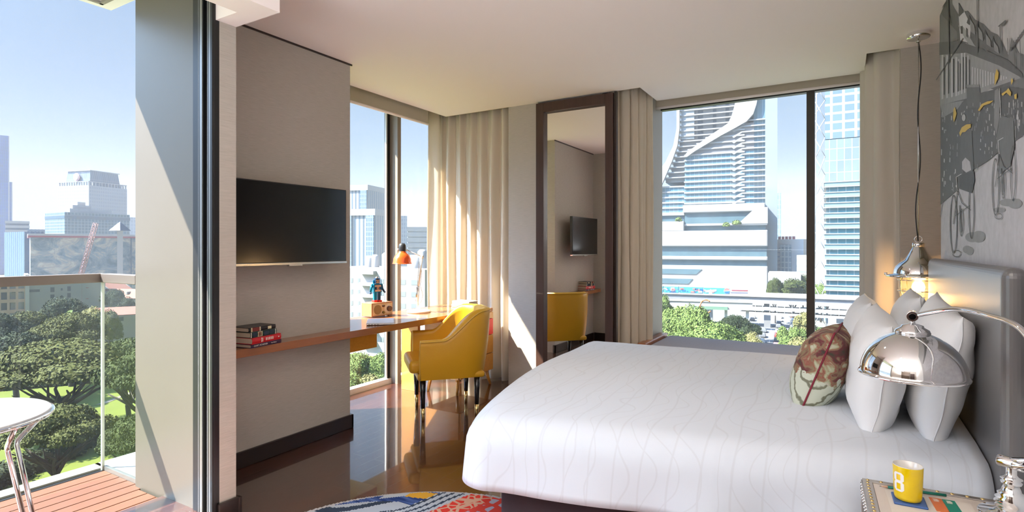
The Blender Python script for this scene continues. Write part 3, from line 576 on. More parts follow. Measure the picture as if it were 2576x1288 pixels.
b = MB(); b.tube([J2, J2.lerp(S0 + Vector((0, 0, 0.13)), 0.9)], 0.006, 8, crm); b.build('shade_clamp', None, dl)
b = MB(); b.ball(tuple(S0 + Vector((-0.034, -0.02, 0.13))), 0.008, crm); b.build('switch_knob', None, dl)

# ================================================================== YELLOW CHAIR
CHR = (-2.81, 3.655); 
ch = thing('armchair', 'yellow leather armchair with dark brass-tipped legs in front of the desk', 'chair', (CHR[0], CHR[1], 0), atan2(-0.73, -0.68) - pi / 2)
# local frame: +y front, x sideways.
def shell(t, inner=0.0):
    """plan outline parameter t in [-1,1]: from front-left arm round the back to front-right arm"""
    w, dpt, r = 0.285 - inner, 0.29 - inner, 0.20 - inner * 0.6
    half = (0.24 + dpt - r) ; arc = pi / 2 * r; mid = w - r
    Lh = half + arc + mid; s = abs(t) * Lh; sg = 1 if t >= 0 else -1
    if s < mid: x, y = s, -dpt
    elif s < mid + arc: a = (s - mid) / r; x, y = mid + r * sin(a), -dpt + r * (1 - cos(a))
    else: x, y = w, -dpt + r + (s - mid - arc)
    return sg * x, y
def topz(y):
    f = (y + 0.29) / 0.58
    if f < 0.12: return 0.845
    if f > 0.62: return 0.625 - 0.01 * (f - 0.62)
    u = (f - 0.12) / 0.50; u = u * u * (3 - 2 * u); return 0.845 + (0.625 - 0.845) * u
def bull(t, h, out):      # the shell leans out with height
    x, y = shell(t); lean = 0.045 * h
    return x * (1 + 0.10 * h * 0.6), y * (1 + (0.16 * h if y < 0 else 0.0))
NS, NH = 56, 10; oute, inn = [], []
for i in range(NS + 1):
    t = -1 + 2 * i / NS; x, y = shell(t); xi, yi = shell(t, 0.055); tz = topz(y)
    ro, ri = [], []
    for j in range(NH + 1):
        h = j / NH; z = 0.335 + (tz - 0.335) * h; hh = (z - 0.335) / 0.55; bul = 0.012 * sin(pi * h)
        k = 1 + 0.10 * hh; ky = (1 + 0.20 * hh) if y < 0 else 1 + 0.02 * hh
        n_ = Vector((x, y, 0)).normalized() * bul
        ro.append((x * k + n_.x, y * ky + n_.y, z)); 
        z2 = 0.40 + (tz - 0.40) * h; hh2 = (z2 - 0.335) / 0.55; k2 = 1 + 0.10 * hh2; ky2 = (1 + 0.20 * hh2) if yi < 0 else 1
        ri.append((xi * k2, min(yi * ky2, 0.30), z2))
    m1 = [tuple(Vector(ro[-1]).lerp(Vector(ri[-1]), f) + Vector((0, 0, 0.016 * sin(pi * f)))) for f in (0.12, 0.3, 0.5, 0.7, 0.88)]
    oute.append(ro + m1 + ri[::-1])
b = MB(); b.grid(oute, M['yellow'])
n = len(oute[0])
for e in (0, NS): b.add(oute[e], [tuple(range(n)) if e else tuple(reversed(range(n)))], M['yellow'])
b.build('backrest_shell', None, ch, merge=False)
b = MB()    # welt along the rim, outside
for off in (0.1, ):
    P_ = [Vector(oute[i][NH]) + Vector((0, 0, 0.004)) + (Vector((oute[i][NH][0], oute[i][NH][1], 0)).normalized() * 0.003) for i in range(NS + 1)]
    P_ = [Vector(oute[0][0])] + [Vector(oute[0][j]) for j in range(2, NH, 2)] + P_ + [Vector(oute[-1][j]) for j in range(NH - 2, 1, -2)] + [Vector(oute[-1][0])]
    b.tube(P_, 0.0045, 8, mat('welt_leather', (0.62, 0.36, 0.05), rough=0.4))
b.build('piping', None, ch)
def cushion_box(w, d, z0, z1, y0, m_):
    q = MB(); q.box((-w, y0, z0), (w, y0 + d, z1), m_); return q
cushion_box(0.232, 0.555, 0.375, 0.475, -0.235, M['yellow']).build('seat', None, ch, bevel=0.035, seg=4)
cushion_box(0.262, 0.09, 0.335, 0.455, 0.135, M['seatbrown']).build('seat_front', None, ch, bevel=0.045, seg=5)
cushion_box(0.262, 0.53, 0.325, 0.375, -0.27, M['yellow']).build('seat_base', None, ch, bevel=0.02, seg=3)
for sx_ in (-1, 1):
    for sy_ in (-1, 1):
        x0, y0 = sx_ * 0.215, sy_ * 0.215
        b = MB(); b.tube([(x0, y0, 0.335), (x0 * 0.99, y0 * 0.99, 0.105)], [0.026, 0.0165], 14, M['blackwood']); lg = b.build('leg', None, ch)
        b = MB(); b.tube([(x0 * 0.99, y0 * 0.99, 0.106), (x0 * 0.985, y0 * 0.985, 0.0)], [0.0168, 0.013], 14, M['brass']); q = b.build('brass_tip', None, lg)
# ================================================================== BED
ZB = 0.63
bd = thing('bed', 'low bed base in dark plum fabric under the white duvet', 'bed', (-0.5, 3.1, 0))
b = MB(); b.prism([(-1.27, 2.03), (0.40, 2.40), (0.40, 4.20), (-1.50, 4.05)], 0.03, 0.36, M['valance']); wpart(b, 'bed_base', None, bd, bevel=0.02, seg=3)
b = MB(); b.prism([(-1.27, 2.07), (0.40, 2.46), (0.40, 4.19), (-1.50, 4.04)], 0.362, 0.575, M['pillow']); wpart(b, 'mattress', None, bd, bevel=0.05, seg=4)
for (x, y) in ((-1.15, 2.2), (-1.35, 3.9), (0.2, 2.6), (0.2, 4.0)):
    b = MB(); b.box((x - 0.03, y - 0.03, 0.0), (x + 0.03, y + 0.03, 0.03), M['black']); wpart(b, 'leg', None, bd)
# duvet: rounded sheet folded down the foot and both sides
cN, cF, cHf, cHn = Vector((-1.30, 2.06)), Vector((-1.62, 3.97)), Vector((0.41, 4.24)), Vector((0.41, 2.44))
RR = 0.13
def duvet():
    NL, NW, NE = 40, 40, 12
    DF, DS = 0.46, 0.44
    ls = [i / NL for i in range(NL + 1)] + [1 + (i + 1) / NE for i in range(NE)]              # 0 head, 1 foot, >1 hanging
    ws = [-1 * (NE - i) / NE for i in range(NE)] + [i / NW for i in range(NW + 1)] + [1 + (i + 1) / NE for i in range(NE)]
    rows = []
    for l in ls:
        row = []
        el = max(0, l - 1); lc = min(l, 1)
        for w in ws:
            ew = max(0, -w, w - 1); wc = min(max(w, 0), 1); sd = -1 if w < 0 else 1
            near = cHn.lerp(cN, lc); farp = cHf.lerp(cF, lc); p = near.lerp(farp, wc)
            d = max(el, ew) 
            of = (cN - cHn).normalized().lerp((cF - cHf).normalized(), wc).normalized()
            ow = ((cHn - cHf).normalized()).lerp((cN - cF).normalized(), lc).normalized() * (1 if sd < 0 else -1)
            dirv = Vector((0, 0))
            if d > 0: 
                dirv = (of * el + ow * ew)
                dirv = dirv.normalized() if dirv.length > 0 else dirv
            p = p + of * (0.075 * sin(pi * min(1, max(0, wc)) ** 0.75) * lc ** 5)
            D = d * 0.355; ang = min(D / RR, pi / 2); hor = RR * sin(ang); dr_ = RR * (1 - cos(ang)) + max(0, D - RR * pi / 2)
            hang = max(0, D - RR * pi / 2)
            fl = 0.10 * hang + (0.022 * sin(11 * (p.x + p.y * 1.3)) + 0.012 * sin(23 * (p.x - p.y))) * min(1, hang * 4)
            q = p + dirv * (hor + fl)
            cr = 0.02 * sin(pi * min(1, max(0, wc))) * 1.0 - 0.008
            nz = noise.noise(Vector((p.x * 2.2, p.y * 2.2, 0.3))) * 0.010 + noise.noise(Vector((p.x * 6, p.y * 6, 2.1))) * 0.003
            z = ZB + (cr + nz) * (1 - min(1, d * 2)) - dr_
            if ew > 0 and sd < 0: z += 0.075 * (1 - lc) * hang * 3 * 0.2 
            z = max(z, 0.05)
            row.append((q.x, q.y, z))
        rows.append(row)
    return MB().grid(rows, M['sheet'])
dv = thing('duvet', 'white duvet with fine wavy stitching spread over the bed', 'duvet', (-0.5, 3.1, 0.6))
wpart(duvet(), 'duvet_cover', None, dv, solid=0.018)

# headboard
hb = thing('headboard', 'tall padded grey leather headboard against the mural wall', 'headboard', (0.45, 3.2, 0))
b = MB(); b.box((0.415, 2.235, 0.0), (0.482, 4.04, 1.287), M['headb']); o = wpart(b, 'padded_panel', None, hb, bevel=0.033, seg=6)
for f in o.data.polygons: f.use_smooth = False

# ---- pillows
def pillow_mesh(wd, ht, th, seed, flange=0.0, n=34, pinch=0.10, wrk=1.0):
    """local: x width, y height, z thickness; two faces sharing an edge"""
    mb = MB(); rn = random.Random(seed); o1 = rn.uniform(0, 50)
    for sd in (1, -1):
        P = []
        for i in range(n + 1):
            u = -1 + 2 * i / n; row = []
            for j in range(n + 1):
                v = -1 + 2 * j / n
                e = (max(0, 1 - abs(u) ** 2.6) * max(0, 1 - abs(v) ** 2.6)) ** 0.48
                px = u * (1 - pinch * (1 - v * v) * abs(u) ** 3 * 0.0 - pinch * (1 - abs(v) ** 2) * u * u); py = v * (1 - pinch * (1 - abs(u) ** 2) * v * v)
                wr = noise.noise(Vector((u * 2.2 + o1, v * 2.2, 0.5 * sd))) * 0.10 + noise.noise(Vector((u * 5 + o1, v * 5, sd))) * 0.035
                cor = abs(u * v) ** 1.5
                z = sd * th / 2 * e * (1 + wr * 1.6 * wrk) + 0.012 * wrk * cor * sin(7 * (u - v) + o1)
                row.append((px * wd / 2, py * ht / 2, z))
            P.append(row if sd > 0 else row[::-1])
        mb.grid(P, None)
    return mb
def place(o, loc, yaw, lean, roll=0.0):
    """width runs along +Y turned by yaw; top leans towards +X"""
    Rm = Matrix.Rotation(yaw, 4, 'Z') @ Matrix.Rotation(lean, 4, 'Y') @ Matrix(((0, 0, 1, 0), (1, 0, 0, 0), (0, 1, 0, 0), (0, 0, 0, 1))) @ Matrix.Rotation(roll, 4, 'Z')
    o.rotation_euler = Rm.to_euler(); o.location = loc
def pillow(label, cx, cy, cz, wd, ht, th, yaw, lean, seed, roll=0.0):
    r = thing('pillow', label, 'pillow', (0, 0, 0), group='white bed pillows'); place(r, (cx, cy, cz), yaw, lean, roll)
    mb = pillow_mesh(wd, ht, th, seed); mb.build('pillowcase', M['pillow'], r, merge=True)
    e = []
    for i in range(0, 49):
        a = i / 48; e.append((-wd / 2, -ht / 2 + ht * a, 0))
    pts = []
    for i in range(25):
        v = -1 + 2 * i / 24; pts.append((-wd / 2 * (1 - 0.10 * (1 - v * v)), v * ht / 2, 0.012 * abs(v) ** 1.5 * sin(7 * (-1 - v) + 0)))
    q = MB(); q.tube(pts, 0.0025, 6, M['pillow']); q.build('seam', None, r)
    return r
pillow('large white pillow leaning on the headboard at the near side of the bed', 0.322, 2.90, 0.862, 0.74, 0.53, 0.185, radians(1), radians(10), 1, radians(3.5))
pillow('large white pillow leaning on the headboard at the window side of the bed', 0.29, 3.66, 0.860, 0.70, 0.51, 0.19, radians(-1), radians(9), 2)
pillow('white pillow standing in front of the near pillow, behind the chrome lamp shade', 0.115, 2.91, 0.832, 0.76, 0.47, 0.21, radians(2), radians(9), 3, radians(2))
pillow('white pillow standing in front at the window side, behind the patterned cushion', 0.085, 3.67, 0.838, 0.68, 0.47, 0.20, radians(1), radians(8), 4)

# ---- patterned cushion
def cushmat():
    m, n, b = newmat('garden_print'); L = n.links; N = n.nodes
    def nd(t, **k):
        q = N.new(t)
        for a_, v_ in k.items(): q.inputs[a_.replace('_', ' ')].default_value = v_
        return q
    t = N.new('ShaderNodeTexCoord')
    z = nd('ShaderNodeTexNoise', Scale=13, Detail=6, Distortion=0.8); L.new(t.outputs['Object'], z.inputs[0])
    r = N.new('ShaderNodeValToRGB'); L.new(z.outputs['Fac'], r.inputs[0]); e = r.color_ramp.elements
    e[0].position = 0.34; e[0].color = (0.05, 0.05, 0.03, 1); e[1].position = 0.66; e[1].color = (0.55, 0.52, 0.40, 1)
    for p_, c_ in ((0.43, (0.16, 0.03, 0.035, 1)), (0.49, (0.26, 0.20, 0.11, 1)), (0.54, (0.30, 0.09, 0.06, 1)), (0.60, (0.42, 0.43, 0.26, 1))):
        q = e.new(p_); q.color = c_
    mp = N.new('ShaderNodeMapping'); mp.inputs['Rotation'].default_value = (0, 0, 0.45); L.new(t.outputs['Object'], mp.inputs[0])
    wv = nd('ShaderNodeTexWave', Scale=9.0, Distortion=3.0, Detail=2.0, Detail_Scale=2.5); L.new(mp.outputs[0], wv.inputs[0])
    r2 = N.new('ShaderNodeValToRGB'); L.new(wv.outputs['Fac'], r2.inputs[0]); e = r2.color_ramp.elements; e[0].position = 0.06; e[0].color = (0.20, 0.20, 0.13, 1); e[1].position = 0.22; e[1].color = (0.60, 0.63, 0.50, 1)
    s_ = N.new('ShaderNodeSeparateXYZ'); L.new(t.outputs['Object'], s_.inputs[0])
    z3 = nd('ShaderNodeTexNoise', Scale=16, Detail=3); L.new(t.outputs['Object'], z3.inputs[0])
    ma = N.new('ShaderNodeMath'); ma.operation = 'MULTIPLY_ADD'; L.new(z3.outputs['Fac'], ma.inputs[0]); ma.inputs[1].default_value = 0.30; L.new(s_.outputs['Y'], ma.inputs[2])
    gt = N.new('ShaderNodeMath'); gt.operation = 'GREATER_THAN'; L.new(ma.outputs[0], gt.inputs[0]); gt.inputs[1].default_value = 0.135
    mx = N.new('ShaderNodeMix'); mx.data_type = 'RGBA'; L.new(gt.outputs[0], mx.inputs[0]); L.new(r2.outputs[0], mx.inputs[6]); L.new(r.outputs[0], mx.inputs[7])
    L.new(mx.outputs[2], b.inputs['Base Color']); b.inputs['Roughness'].default_value = 0.75
    return m
M['cush'] = cushmat()
cu = thing('cushion', 'small garden print cushion with dark red piping on the white duvet', 'cushion'); place(cu, (-0.092, 2.98, 0.792), radians(-4), radians(20), radians(0))
pillow_mesh(0.40, 0.40, 0.22, 8, pinch=0.08, wrk=0.2).build('cushion_cover', M['cush'], cu, merge=True)
pts = []
for k in range(4):
    for i in range(14):
        v = -1 + 2 * i / 14; cp = 0.08 * (1 - v * v)
        x, y = {0: (v, -(1 - cp)), 1: (1 - cp, v), 2: (-v, 1 - cp), 3: (-(1 - cp), -v)}[k]
        pts.append((x * 0.2, y * 0.2, 0.0 + 0.012 * abs(x * y) ** 1.5 * 0))
pts.append(pts[0])
b = MB(); b.tube(pts, 0.0042, 8, mat('wine_piping', (0.22, 0.012, 0.03), rough=0.6), cap=False); b.build('piping', None, cu)
# printed pavilion on the near half of the front and side
prt = mat('print_stone', (0.60, 0.62, 0.50), rough=0.7); 

# ---- pendant lamp
px_, py_ = 0.405, 4.40
pn = thing('pendant_lamp', 'bell shaped chrome pendant lamp with a lit bulb hanging beside the headboard', 'lamp', (px_, py_, 1.0))
b = MB(); b.lathe([(0, H - 0.034), (0.060, H - 0.034), (0.064, H - 0.028), (0.064, H - 0.004), (0.060, H)], (px_, py_, 0), 40, M['chrome']); wpart(b, 'ceiling_rose', None, pn)
b = MB(); b.tube([(px_, py_, H - 0.03), (px_, py_, 1.40)], 0.0032, 8, M['steel']); b.tube([(px_ + 0.012 * cos(a) , py_ + 0.012 * sin(a), H - 0.055 + 0.012 * sin(a * 2) * 0) for a in [k * pi / 10 for k in range(21)]], 0.0025, 6, M['chrome'])
wpart(b, 'suspension_wire', None, pn)
b = MB(); cpts = []
for k in range(60): f = k / 59; cpts.append((px_ + 0.010 * sin(f * 13) + 0.006 * sin(f * 5), py_ + 0.010 * cos(f * 11), H - 0.04 - f * (H - 0.04 - 1.39)))
b.tube(cpts, 0.0034, 8, M['black']); wpart(b, 'flex_cord', None, pn)
b = MB(); b.tube([(px_ + 0.02 * cos(a), py_ - 0.0, 1.402 + 0.02 * sin(a)) for a in [k * pi / 10 for k in range(21)]], 0.003, 6, M['chrome']); b.lathe([(0.032, 1.352), (0.034, 1.355), (0.034, 1.376), (0.030, 1.38), (0, 1.38)], (px_, py_, 0), 32, M['chrome']); wpart(b, 'top_fitting', None, pn)
b = MB(); b.lathe([(0.026, 1.356), (0.034, 1.35), (0.045, 1.325), (0.060, 1.295), (0.078, 1.268), (0.104, 1.250), (0.122, 1.228), (0.131, 1.205), (0.134, 1.183), (0.135, 1.178), (0.174, 1.172), (0.176, 1.166), (0.174, 1.160), (0.140, 1.158), (0.118, 1.150), (0.112, 1.150), (0.112, 1.160), (0.125, 1.166), (0.128, 1.185), (0.124, 1.205), (0.112, 1.222), (0.075, 1.25), (0.05, 1.30), (0.02, 1.34)], (px_, py_, 0), 64, M['chrome']); wpart(b, 'bell_shade', None, pn)
for (x, y) in ((-0.175, -0.03), (-0.08, -0.15), (0.12, -0.125)):
    b = MB(); b.tube([(px_ + x, py_ + y, 1.170), (px_ + x, py_ + y, 1.186)], 0.009, 10, M['chrome']); wpart(b, 'thumb_screw', None, pn)
cg = glassmat('clear_lamp_glass', (0.95, 0.93, 0.88))
b = MB(); b.lathe([(0.104, 1.155), (0.107, 1.10), (0.104, 1.06), (0.095, 1.02), (0.07, 0.985), (0.03, 0.97), (0, 0.968)], (px_, py_, 0), 48, cg); wpart(b, 'glass_shade', None, pn)
b = MB()
for zz, rr in ((1.140, 0.111), (1.072, 0.111)): b.tube([(px_ + rr * cos(a * pi / 24), py_ + rr * sin(a * pi / 24), zz) for a in range(49)], 0.003, 6, M['steel'])
for k in range(4): a = k * pi / 2 + 0.5; b.tube([(px_ + 0.111 * cos(a), py_ + 0.111 * sin(a), 1.15), (px_ + 0.111 * cos(a), py_ + 0.111 * sin(a), 1.07), (px_ + 0.08 * cos(a), py_ + 0.08 * sin(a), 0.985), (px_, py_, 0.955)], 0.0025, 6, M['brass'])
wpart(b, 'wire_cage', None, pn)
b = MB(); b.lathe([(0.014, 1.150), (0.018, 1.135), (0.030, 1.115), (0.036, 1.095), (0.030, 1.072), (0.016, 1.062), (0, 1.060)], (px_, py_, 0), 28, mat('lit_bulb', (1, 0.8, 0.5), emis=(1.0, 0.62, 0.25), estr=14.0)); wpart(b, 'bulb', None, pn)
d = bpy.data.lights.new('pendant_glow', 'POINT'); d.energy = 3.5; d.color = (1.0, 0.62, 0.28); d.shadow_soft_size = 0.04; o = bpy.data.objects.new('pendant_glow', d); COL.objects.link(o); o.location = (px_, py_, 1.02)

# ================================================================== NIGHTSTAND and its things
ZN = 0.60
ns = thing('nightstand', 'trunk style nightstand with a cream top, metal trim and brass studs', 'nightstand', (0.048, 2.135, 0), radians(2.5))
creamtop = mat('cream_leather_top', (0.66, 0.57, 0.49), rough=0.35, coat=0.25)
b = MB(); b.box((0.006, -0.50, 0.08), (0.40, -0.006, ZN - 0.004), mat('nightstand_body', (0.60, 0.58, 0.56), rough=0.4, metal=0.3)); b.build('body', None, ns, bevel=0.003)
b = MB(); b.box((0.028, -0.475, ZN - 0.004), (0.40, -0.024, ZN), creamtop); b.build('top_panel', None, ns)
trimm = mat('trunk_trim', (0.50, 0.46, 0.42), rough=0.28, metal=0.75)
for a_, b_ in (((0, -0.022, ZN - 0.005), (0.40, 0.0, ZN + 0.003)), ((0, -0.50, ZN - 0.005), (0.026, -0.022, ZN + 0.003)), ((-0.002, -0.50, ZN - 0.045), (0.004, 0.0, ZN - 0.003)), ((0, -0.003, ZN - 0.045), (0.40, 0.003, ZN - 0.003)), ((-0.003, -0.028, 0.08), (0.004, 0.003, ZN - 0.003))):
    b = MB(); b.box(a_, b_, trimm); b.build('metal_trim', None, ns, bevel=0.001)
b = MB(); b.tube([(-0.003, -0.50, ZN - 0.045), (-0.003, -0.012, ZN - 0.045), (-0.003, -0.004, ZN - 0.035), (-0.003, -0.004, ZN - 0.01)], 0.002, 6, M['black']); b.build('edge_groove', None, ns)
def stud(c, r, m_, sc):
    q = MB(); q.ball((0, 0, 0), r, m_, 10, 6, sc); q.build('stud', None, ns, loc=c)
for k in range(11): stud((0.015 + k * 0.036, -0.011, ZN + 0.003), 0.0055, M['brass'], (1, 1, 0.6))
for k in range(18): stud((0.013, -0.034 - k * 0.024, ZN + 0.003), 0.005, M['brass'], (1, 1, 0.6))
for k in range(20): stud((-0.003, -0.012 - k * 0.022, ZN - 0.014), 0.005, M['chrome'], (0.6, 1, 1)); stud((-0.004, -0.020 - k * 0.022, ZN - 0.032), 0.005, M['chrome'], (0.6, 1, 1))
for (x, y) in ((0.03, -0.03), (0.37, -0.03), (0.03, -0.47), (0.37, -0.47)):
    b = MB(); b.box((x - 0.02, y - 0.02, 0), (x + 0.02, y + 0.02, 0.08), M['blackwood']); b.build('leg', None, ns)

# mug and coaster
co = thing('coaster', 'square blue coaster under the yellow mug on the nightstand', 'coaster', (0.163, 2.012, ZN + 0.0005), radians(2))
b = MB(); b.box((-0.041, -0.041, 0), (0.041, 0.041, 0.007), mat('blue_coaster', (0.05, 0.12, 0.33), rough=0.4)); b.build('coaster_plate', None, co, bevel=0.003)
MGX, MGY, MGZ = 0.160, 2.012, ZN + 0.008
mg = thing('mug', 'yellow ceramic mug with a white number 8 on a blue coaster', 'mug', (MGX, MGY, MGZ), 0)
ym = mat('yellow_glaze', (0.80, 0.56, 0.0), rough=0.18, coat=0.4); wg = mat('white_glaze', (0.80, 0.76, 0.70), rough=0.15, coat=0.4)
b = MB(); b.lathe([(0, 0.0), (0.028, 0.0), (0.033, 0.003), (0.0345, 0.010), (0.0365, 0.050), (0.038, 0.098), (0.0375, 0.100)], (0, 0, 0), 56, ym); b.build('mug_body', None, mg)
b = MB(); b.lathe([(0.0378, 0.0985), (0.0370, 0.1012), (0.0355, 0.100), (0.0345, 0.06), (0.032, 0.008), (0, 0.006)], (0, 0, 0), 56, wg); b.build('mug_lining', None, mg)
def wrap(poly, r0, a0, z0, sc, m_, name, par):
    """flat outline wrapped on the mug wall; finely subdivided quads"""
    q = MB()
    for (x0, x1, x2, x3, ya, yb) in poly:   # trapezoid rows: bottom x0..x1 at ya, top x2..x3 at yb
        NN = 8; vs = []
        for j in (0, 1):
            for i in range(NN + 1):
                xx = (x0 + (x1 - x0) * i / NN) if j == 0 else (x2 + (x3 - x2) * i / NN); yy = ya if j == 0 else yb
                zz = z0 + yy * sc; rr = 0.0345 + (zz) * 0.036 + 0.0008; a = a0 + xx * sc / rr; vs.append((rr * cos(a), rr * sin(a), zz))
        q.add(vs, [(i, i + 1, NN + 2 + i, NN + 1 + i) for i in range(NN)], m_, True)
    return q.build(name, None, par)
e8 = []
def bar(x0, x1, y0, y1): e8.append((x0, x1, x0, x1, y0, y1))
e8 += [(0.22, 0.78, 0.05, 0.95, 0, 0.08), (0.22, 0.78, 0.22, 0.78, 1.92, 2.0)]
e8 = [(0.2, 0.8, 0.0, 1.0, 0.0, 0.2), (0.0, 0.30, 0.0, 0.30, 0.2, 0.8), (0.70, 1.0, 0.70, 1.0, 0.2, 0.8), (0.0, 1.0, 0.15, 0.85, 0.8, 0.95), (0.15, 0.85, 0.0, 1.0, 0.95, 1.1), (0.0, 0.30, 0.0, 0.30, 1.1, 1.65), (0.70, 1.0, 0.70, 1.0, 1.1, 1.65), (0.0, 1.0, 0.2, 0.8, 1.65, 1.85)]
e8 = [(a - 0.5, b_ - 0.5, c_ - 0.5, d_ - 0.5, y0, y1) for a, b_, c_, d_, y0, y1 in e8]
wrap(e8, 0, radians(228), 0.028, 0.030, mat('white_print', (0.85, 0.84, 0.82), rough=0.3), 'number_print', mg)

# pencil, ruler, cards, paper
pc = thing('pencil', 'green pencil lying behind the yellow mug on the nightstand', 'pencil', (0.0, 0, 0))
p0, p1 = Vector((0.0925, 2.0865, ZN + 0.0045)), Vector((0.262, 2.1095, ZN + 0.0045))
dd = (p1 - p0); grn = mat('green_lacquer', (0.0, 0.16, 0.11), rough=0.3)
b = MB(); b.tube([p0 + dd * 0.13, p1], 0.0042, 6, grn); b.build('shaft', None, pc); b = MB(); b.tube([p0, p0 + dd * 0.03], [0.0003, 0.0012], 6, M['black']); b.tube([p0 + dd * 0.03, p0 + dd * 0.13], [0.0012, 0.0042], 6, mat('bare_wood', (0.62, 0.38, 0.27), rough=0.7)); b.build('tip', None, pc)
sp = thing('sheet_of_paper', 'thin cream sheet of paper under the mug coaster on the nightstand', 'paper', (0.175, 2.005, ZN + 0.0002), radians(3))
b = MB(); b.box((-0.065, -0.13, 0), (0.145, 0.075, 0.0005), mat('cream_paper', (0.70, 0.63, 0.55), rough=0.6)); b.build('paper', None, sp)
def card(name, label, cx, cy, c, word):
    r = thing('card', label, 'card', (cx, cy, ZN + 0.0009), radians(5), 'printed cards on the nightstand')
    b = MB(); b.box((-0.0155, -0.07, 0), (0.0155, 0.03, 0.0012), mat(name, c, rough=0.4)); b.box((-0.0165, -0.071, -0.0001), (0.0165, 0.031, 0.0006), cream); b.build('card_stock', None, r)
    q = MB()
    for k in range(5): q.box((-0.008 + (0.0012 * (k % 2)), 0.020 - k * 0.0042, 0.0012), (0.004 + 0.003 * ((k * 7) % 3) / 2, 0.0222 - k * 0.0042, 0.0015), cream)
    q.build('printed_lines', None, r)
card('orange_card', 'orange printed card lying beside the green card on the nightstand', 0.2335, 2.048, (0.72, 0.17, 0.03), '')
card('green_card', 'green printed card lying nearest the chrome lamp on the nightstand', 0.2655, 2.051, (0.0, 0.23, 0.15), '')

# ---- chrome arc lamp on the nightstand
LX, LY = 0.398, 2.045
al = thing('arc_lamp', 'chrome arc reading lamp with a big dome shade, standing on the nightstand', 'lamp', (LX, LY, ZN))
b = MB(); b.lathe([(0.0, 0.0), (0.075, 0.0), (0.075, 0.006), (0.070, 0.010), (0.040, 0.016), (0.030, 0.022)], (LX, LY, ZN), 48, M['chrome']); wpart(b, 'base', None, al)
b = MB(); prof = [(0.030, 0.018), (0.036, 0.028), (0.030, 0.034), (0.038, 0.040), (0.031, 0.046), (0.036, 0.052), (0.028, 0.058), (0.031, 0.064), (0.023, 0.070), (0.020, 0.080), (0.017, 0.088), (0.022, 0.092), (0.024, 0.097), (0.018, 0.102), (0.025, 0.107), (0.016, 0.112), (0.012, 0.118), (0.012, 0.138)]
b.lathe(prof, (LX, LY, ZN), 40, M['chrome']); wpart(b, 'turned_stem', None, al)
JZ = ZN + 0.150
ax = Vector((0.75, -0.55, 0)).normalized()
b = MB(); b.tube([Vector((LX, LY, JZ)) - ax * 0.03, Vector((LX, LY, JZ)) + ax * 0.03], 0.0165, 24, M['chrome']); wpart(b, 'joint', None, al, bevel=0.003)
b = MB(); b.tube([Vector((LX, LY, JZ)) + ax * 0.030, Vector((LX, LY, JZ)) + ax * 0.034], 0.011, 20, mat('dark_cap', (0.08, 0.03, 0.03), rough=0.2, metal=0.8)); wpart(b, 'joint_cap', None, al)
E1 = Vector((0.440, 1.74, 0.855))
for o_ in (0.011, -0.011):
    b = MB(); b.tube([Vector((LX, LY, JZ + o_)), E1 + Vector((0, 0, o_))], 0.0062, 12, M['chrome']); wpart(b, 'double_rod', None, al)
SH = Vector((0.191, 2.249, 0.0))
apex = Vector((0, 0, CAMH)) + ray(2395, 778) * 1.72; pt2 = Vector((0, 0, CAMH)) + ray(2576, 836) * 1.45; jt = Vector((SH.x, SH.y, 1.124)); pt1 = Vector((0, 0, CAMH)) + ray(2480, 792) * 1.60
def bez(P, n=40):
    # Catmull-Rom through the points
    out = []; Q = [P[0] * 2 - P[1]] + P + [P[-1] * 2 - P[-2]]
    for i in range(1, len(Q) - 2):
        for k in range(n):
            t = k / n; a, b_, c_, d_ = Q[i - 1], Q[i], Q[i + 1], Q[i + 2]
            out.append(0.5 * ((2 * b_) + (c_ - a) * t + (2 * a - 5 * b_ + 4 * c_ - d_) * t * t + (3 * b_ - a - 3 * c_ + d_) * t ** 3))
    return out + [P[-1]]
b = MB(); b.tube(bez([jt, apex, pt1, pt2, Vector((0.43, 1.80, 0.99)), E1 + Vector((0, 0, 0.0))], 14), 0.0078, 14, M['chrome']); wpart(b, 'arc_arm', None, al)
vd = Vector((SH.x, SH.y, 0)).normalized()
b = MB(); b.tube([jt - vd * 0.017, jt + vd * 0.017], 0.0165, 28, M['chrome']); b.tube([jt - vd * 0.020, jt - vd * 0.017], 0.010, 24, mat('dark_cap2', (0.03, 0.03, 0.03), rough=0.15, metal=0.9)); wpart(b, 'shade_joint', None, al, bevel=0.001)
ZR = 0.932
b = MB(); b.lathe([(0.006, 1.122), (0.006, 1.112), (0.010, 1.109), (0.006, 1.106), (0.009, 1.100), (0.030, 1.094), (0.032, 1.088), (0.046, 1.080), (0.050, 1.072), (0.050, 1.066), (0, 1.066)], (SH.x, SH.y, 0), 48, M['chrome']); wpart(b, 'shade_neck', None, al)
dm = [(0.151, ZR - 0.004), (0.153, ZR), (0.151, ZR + 0.004), (0.147, ZR + 0.004)]
for k in range(1, 25): a = pi / 2 * k / 24; dm.append((0.147 * cos(a), ZR + 0.004 + 0.138 * sin(a)))
inn_ = [(0.145 * cos(pi / 2 * k / 24), ZR + 0.136 * sin(pi / 2 * k / 24)) for k in range(24, -1, -1)]
b = MB(); b.lathe(dm + inn_ + [(0.151, ZR - 0.004)], (SH.x, SH.y, 0), 96, M['chrome']); wpart(b, 'dome_shade', None, al)
b = MB(); b.ball((SH.x, SH.y, 0.985), 0.022, M['white']); b.tube([(SH.x, SH.y, 0.99), (SH.x, SH.y, 1.05)], 0.012, 12, M['steel']); wpart(b, 'bulb', None, al)

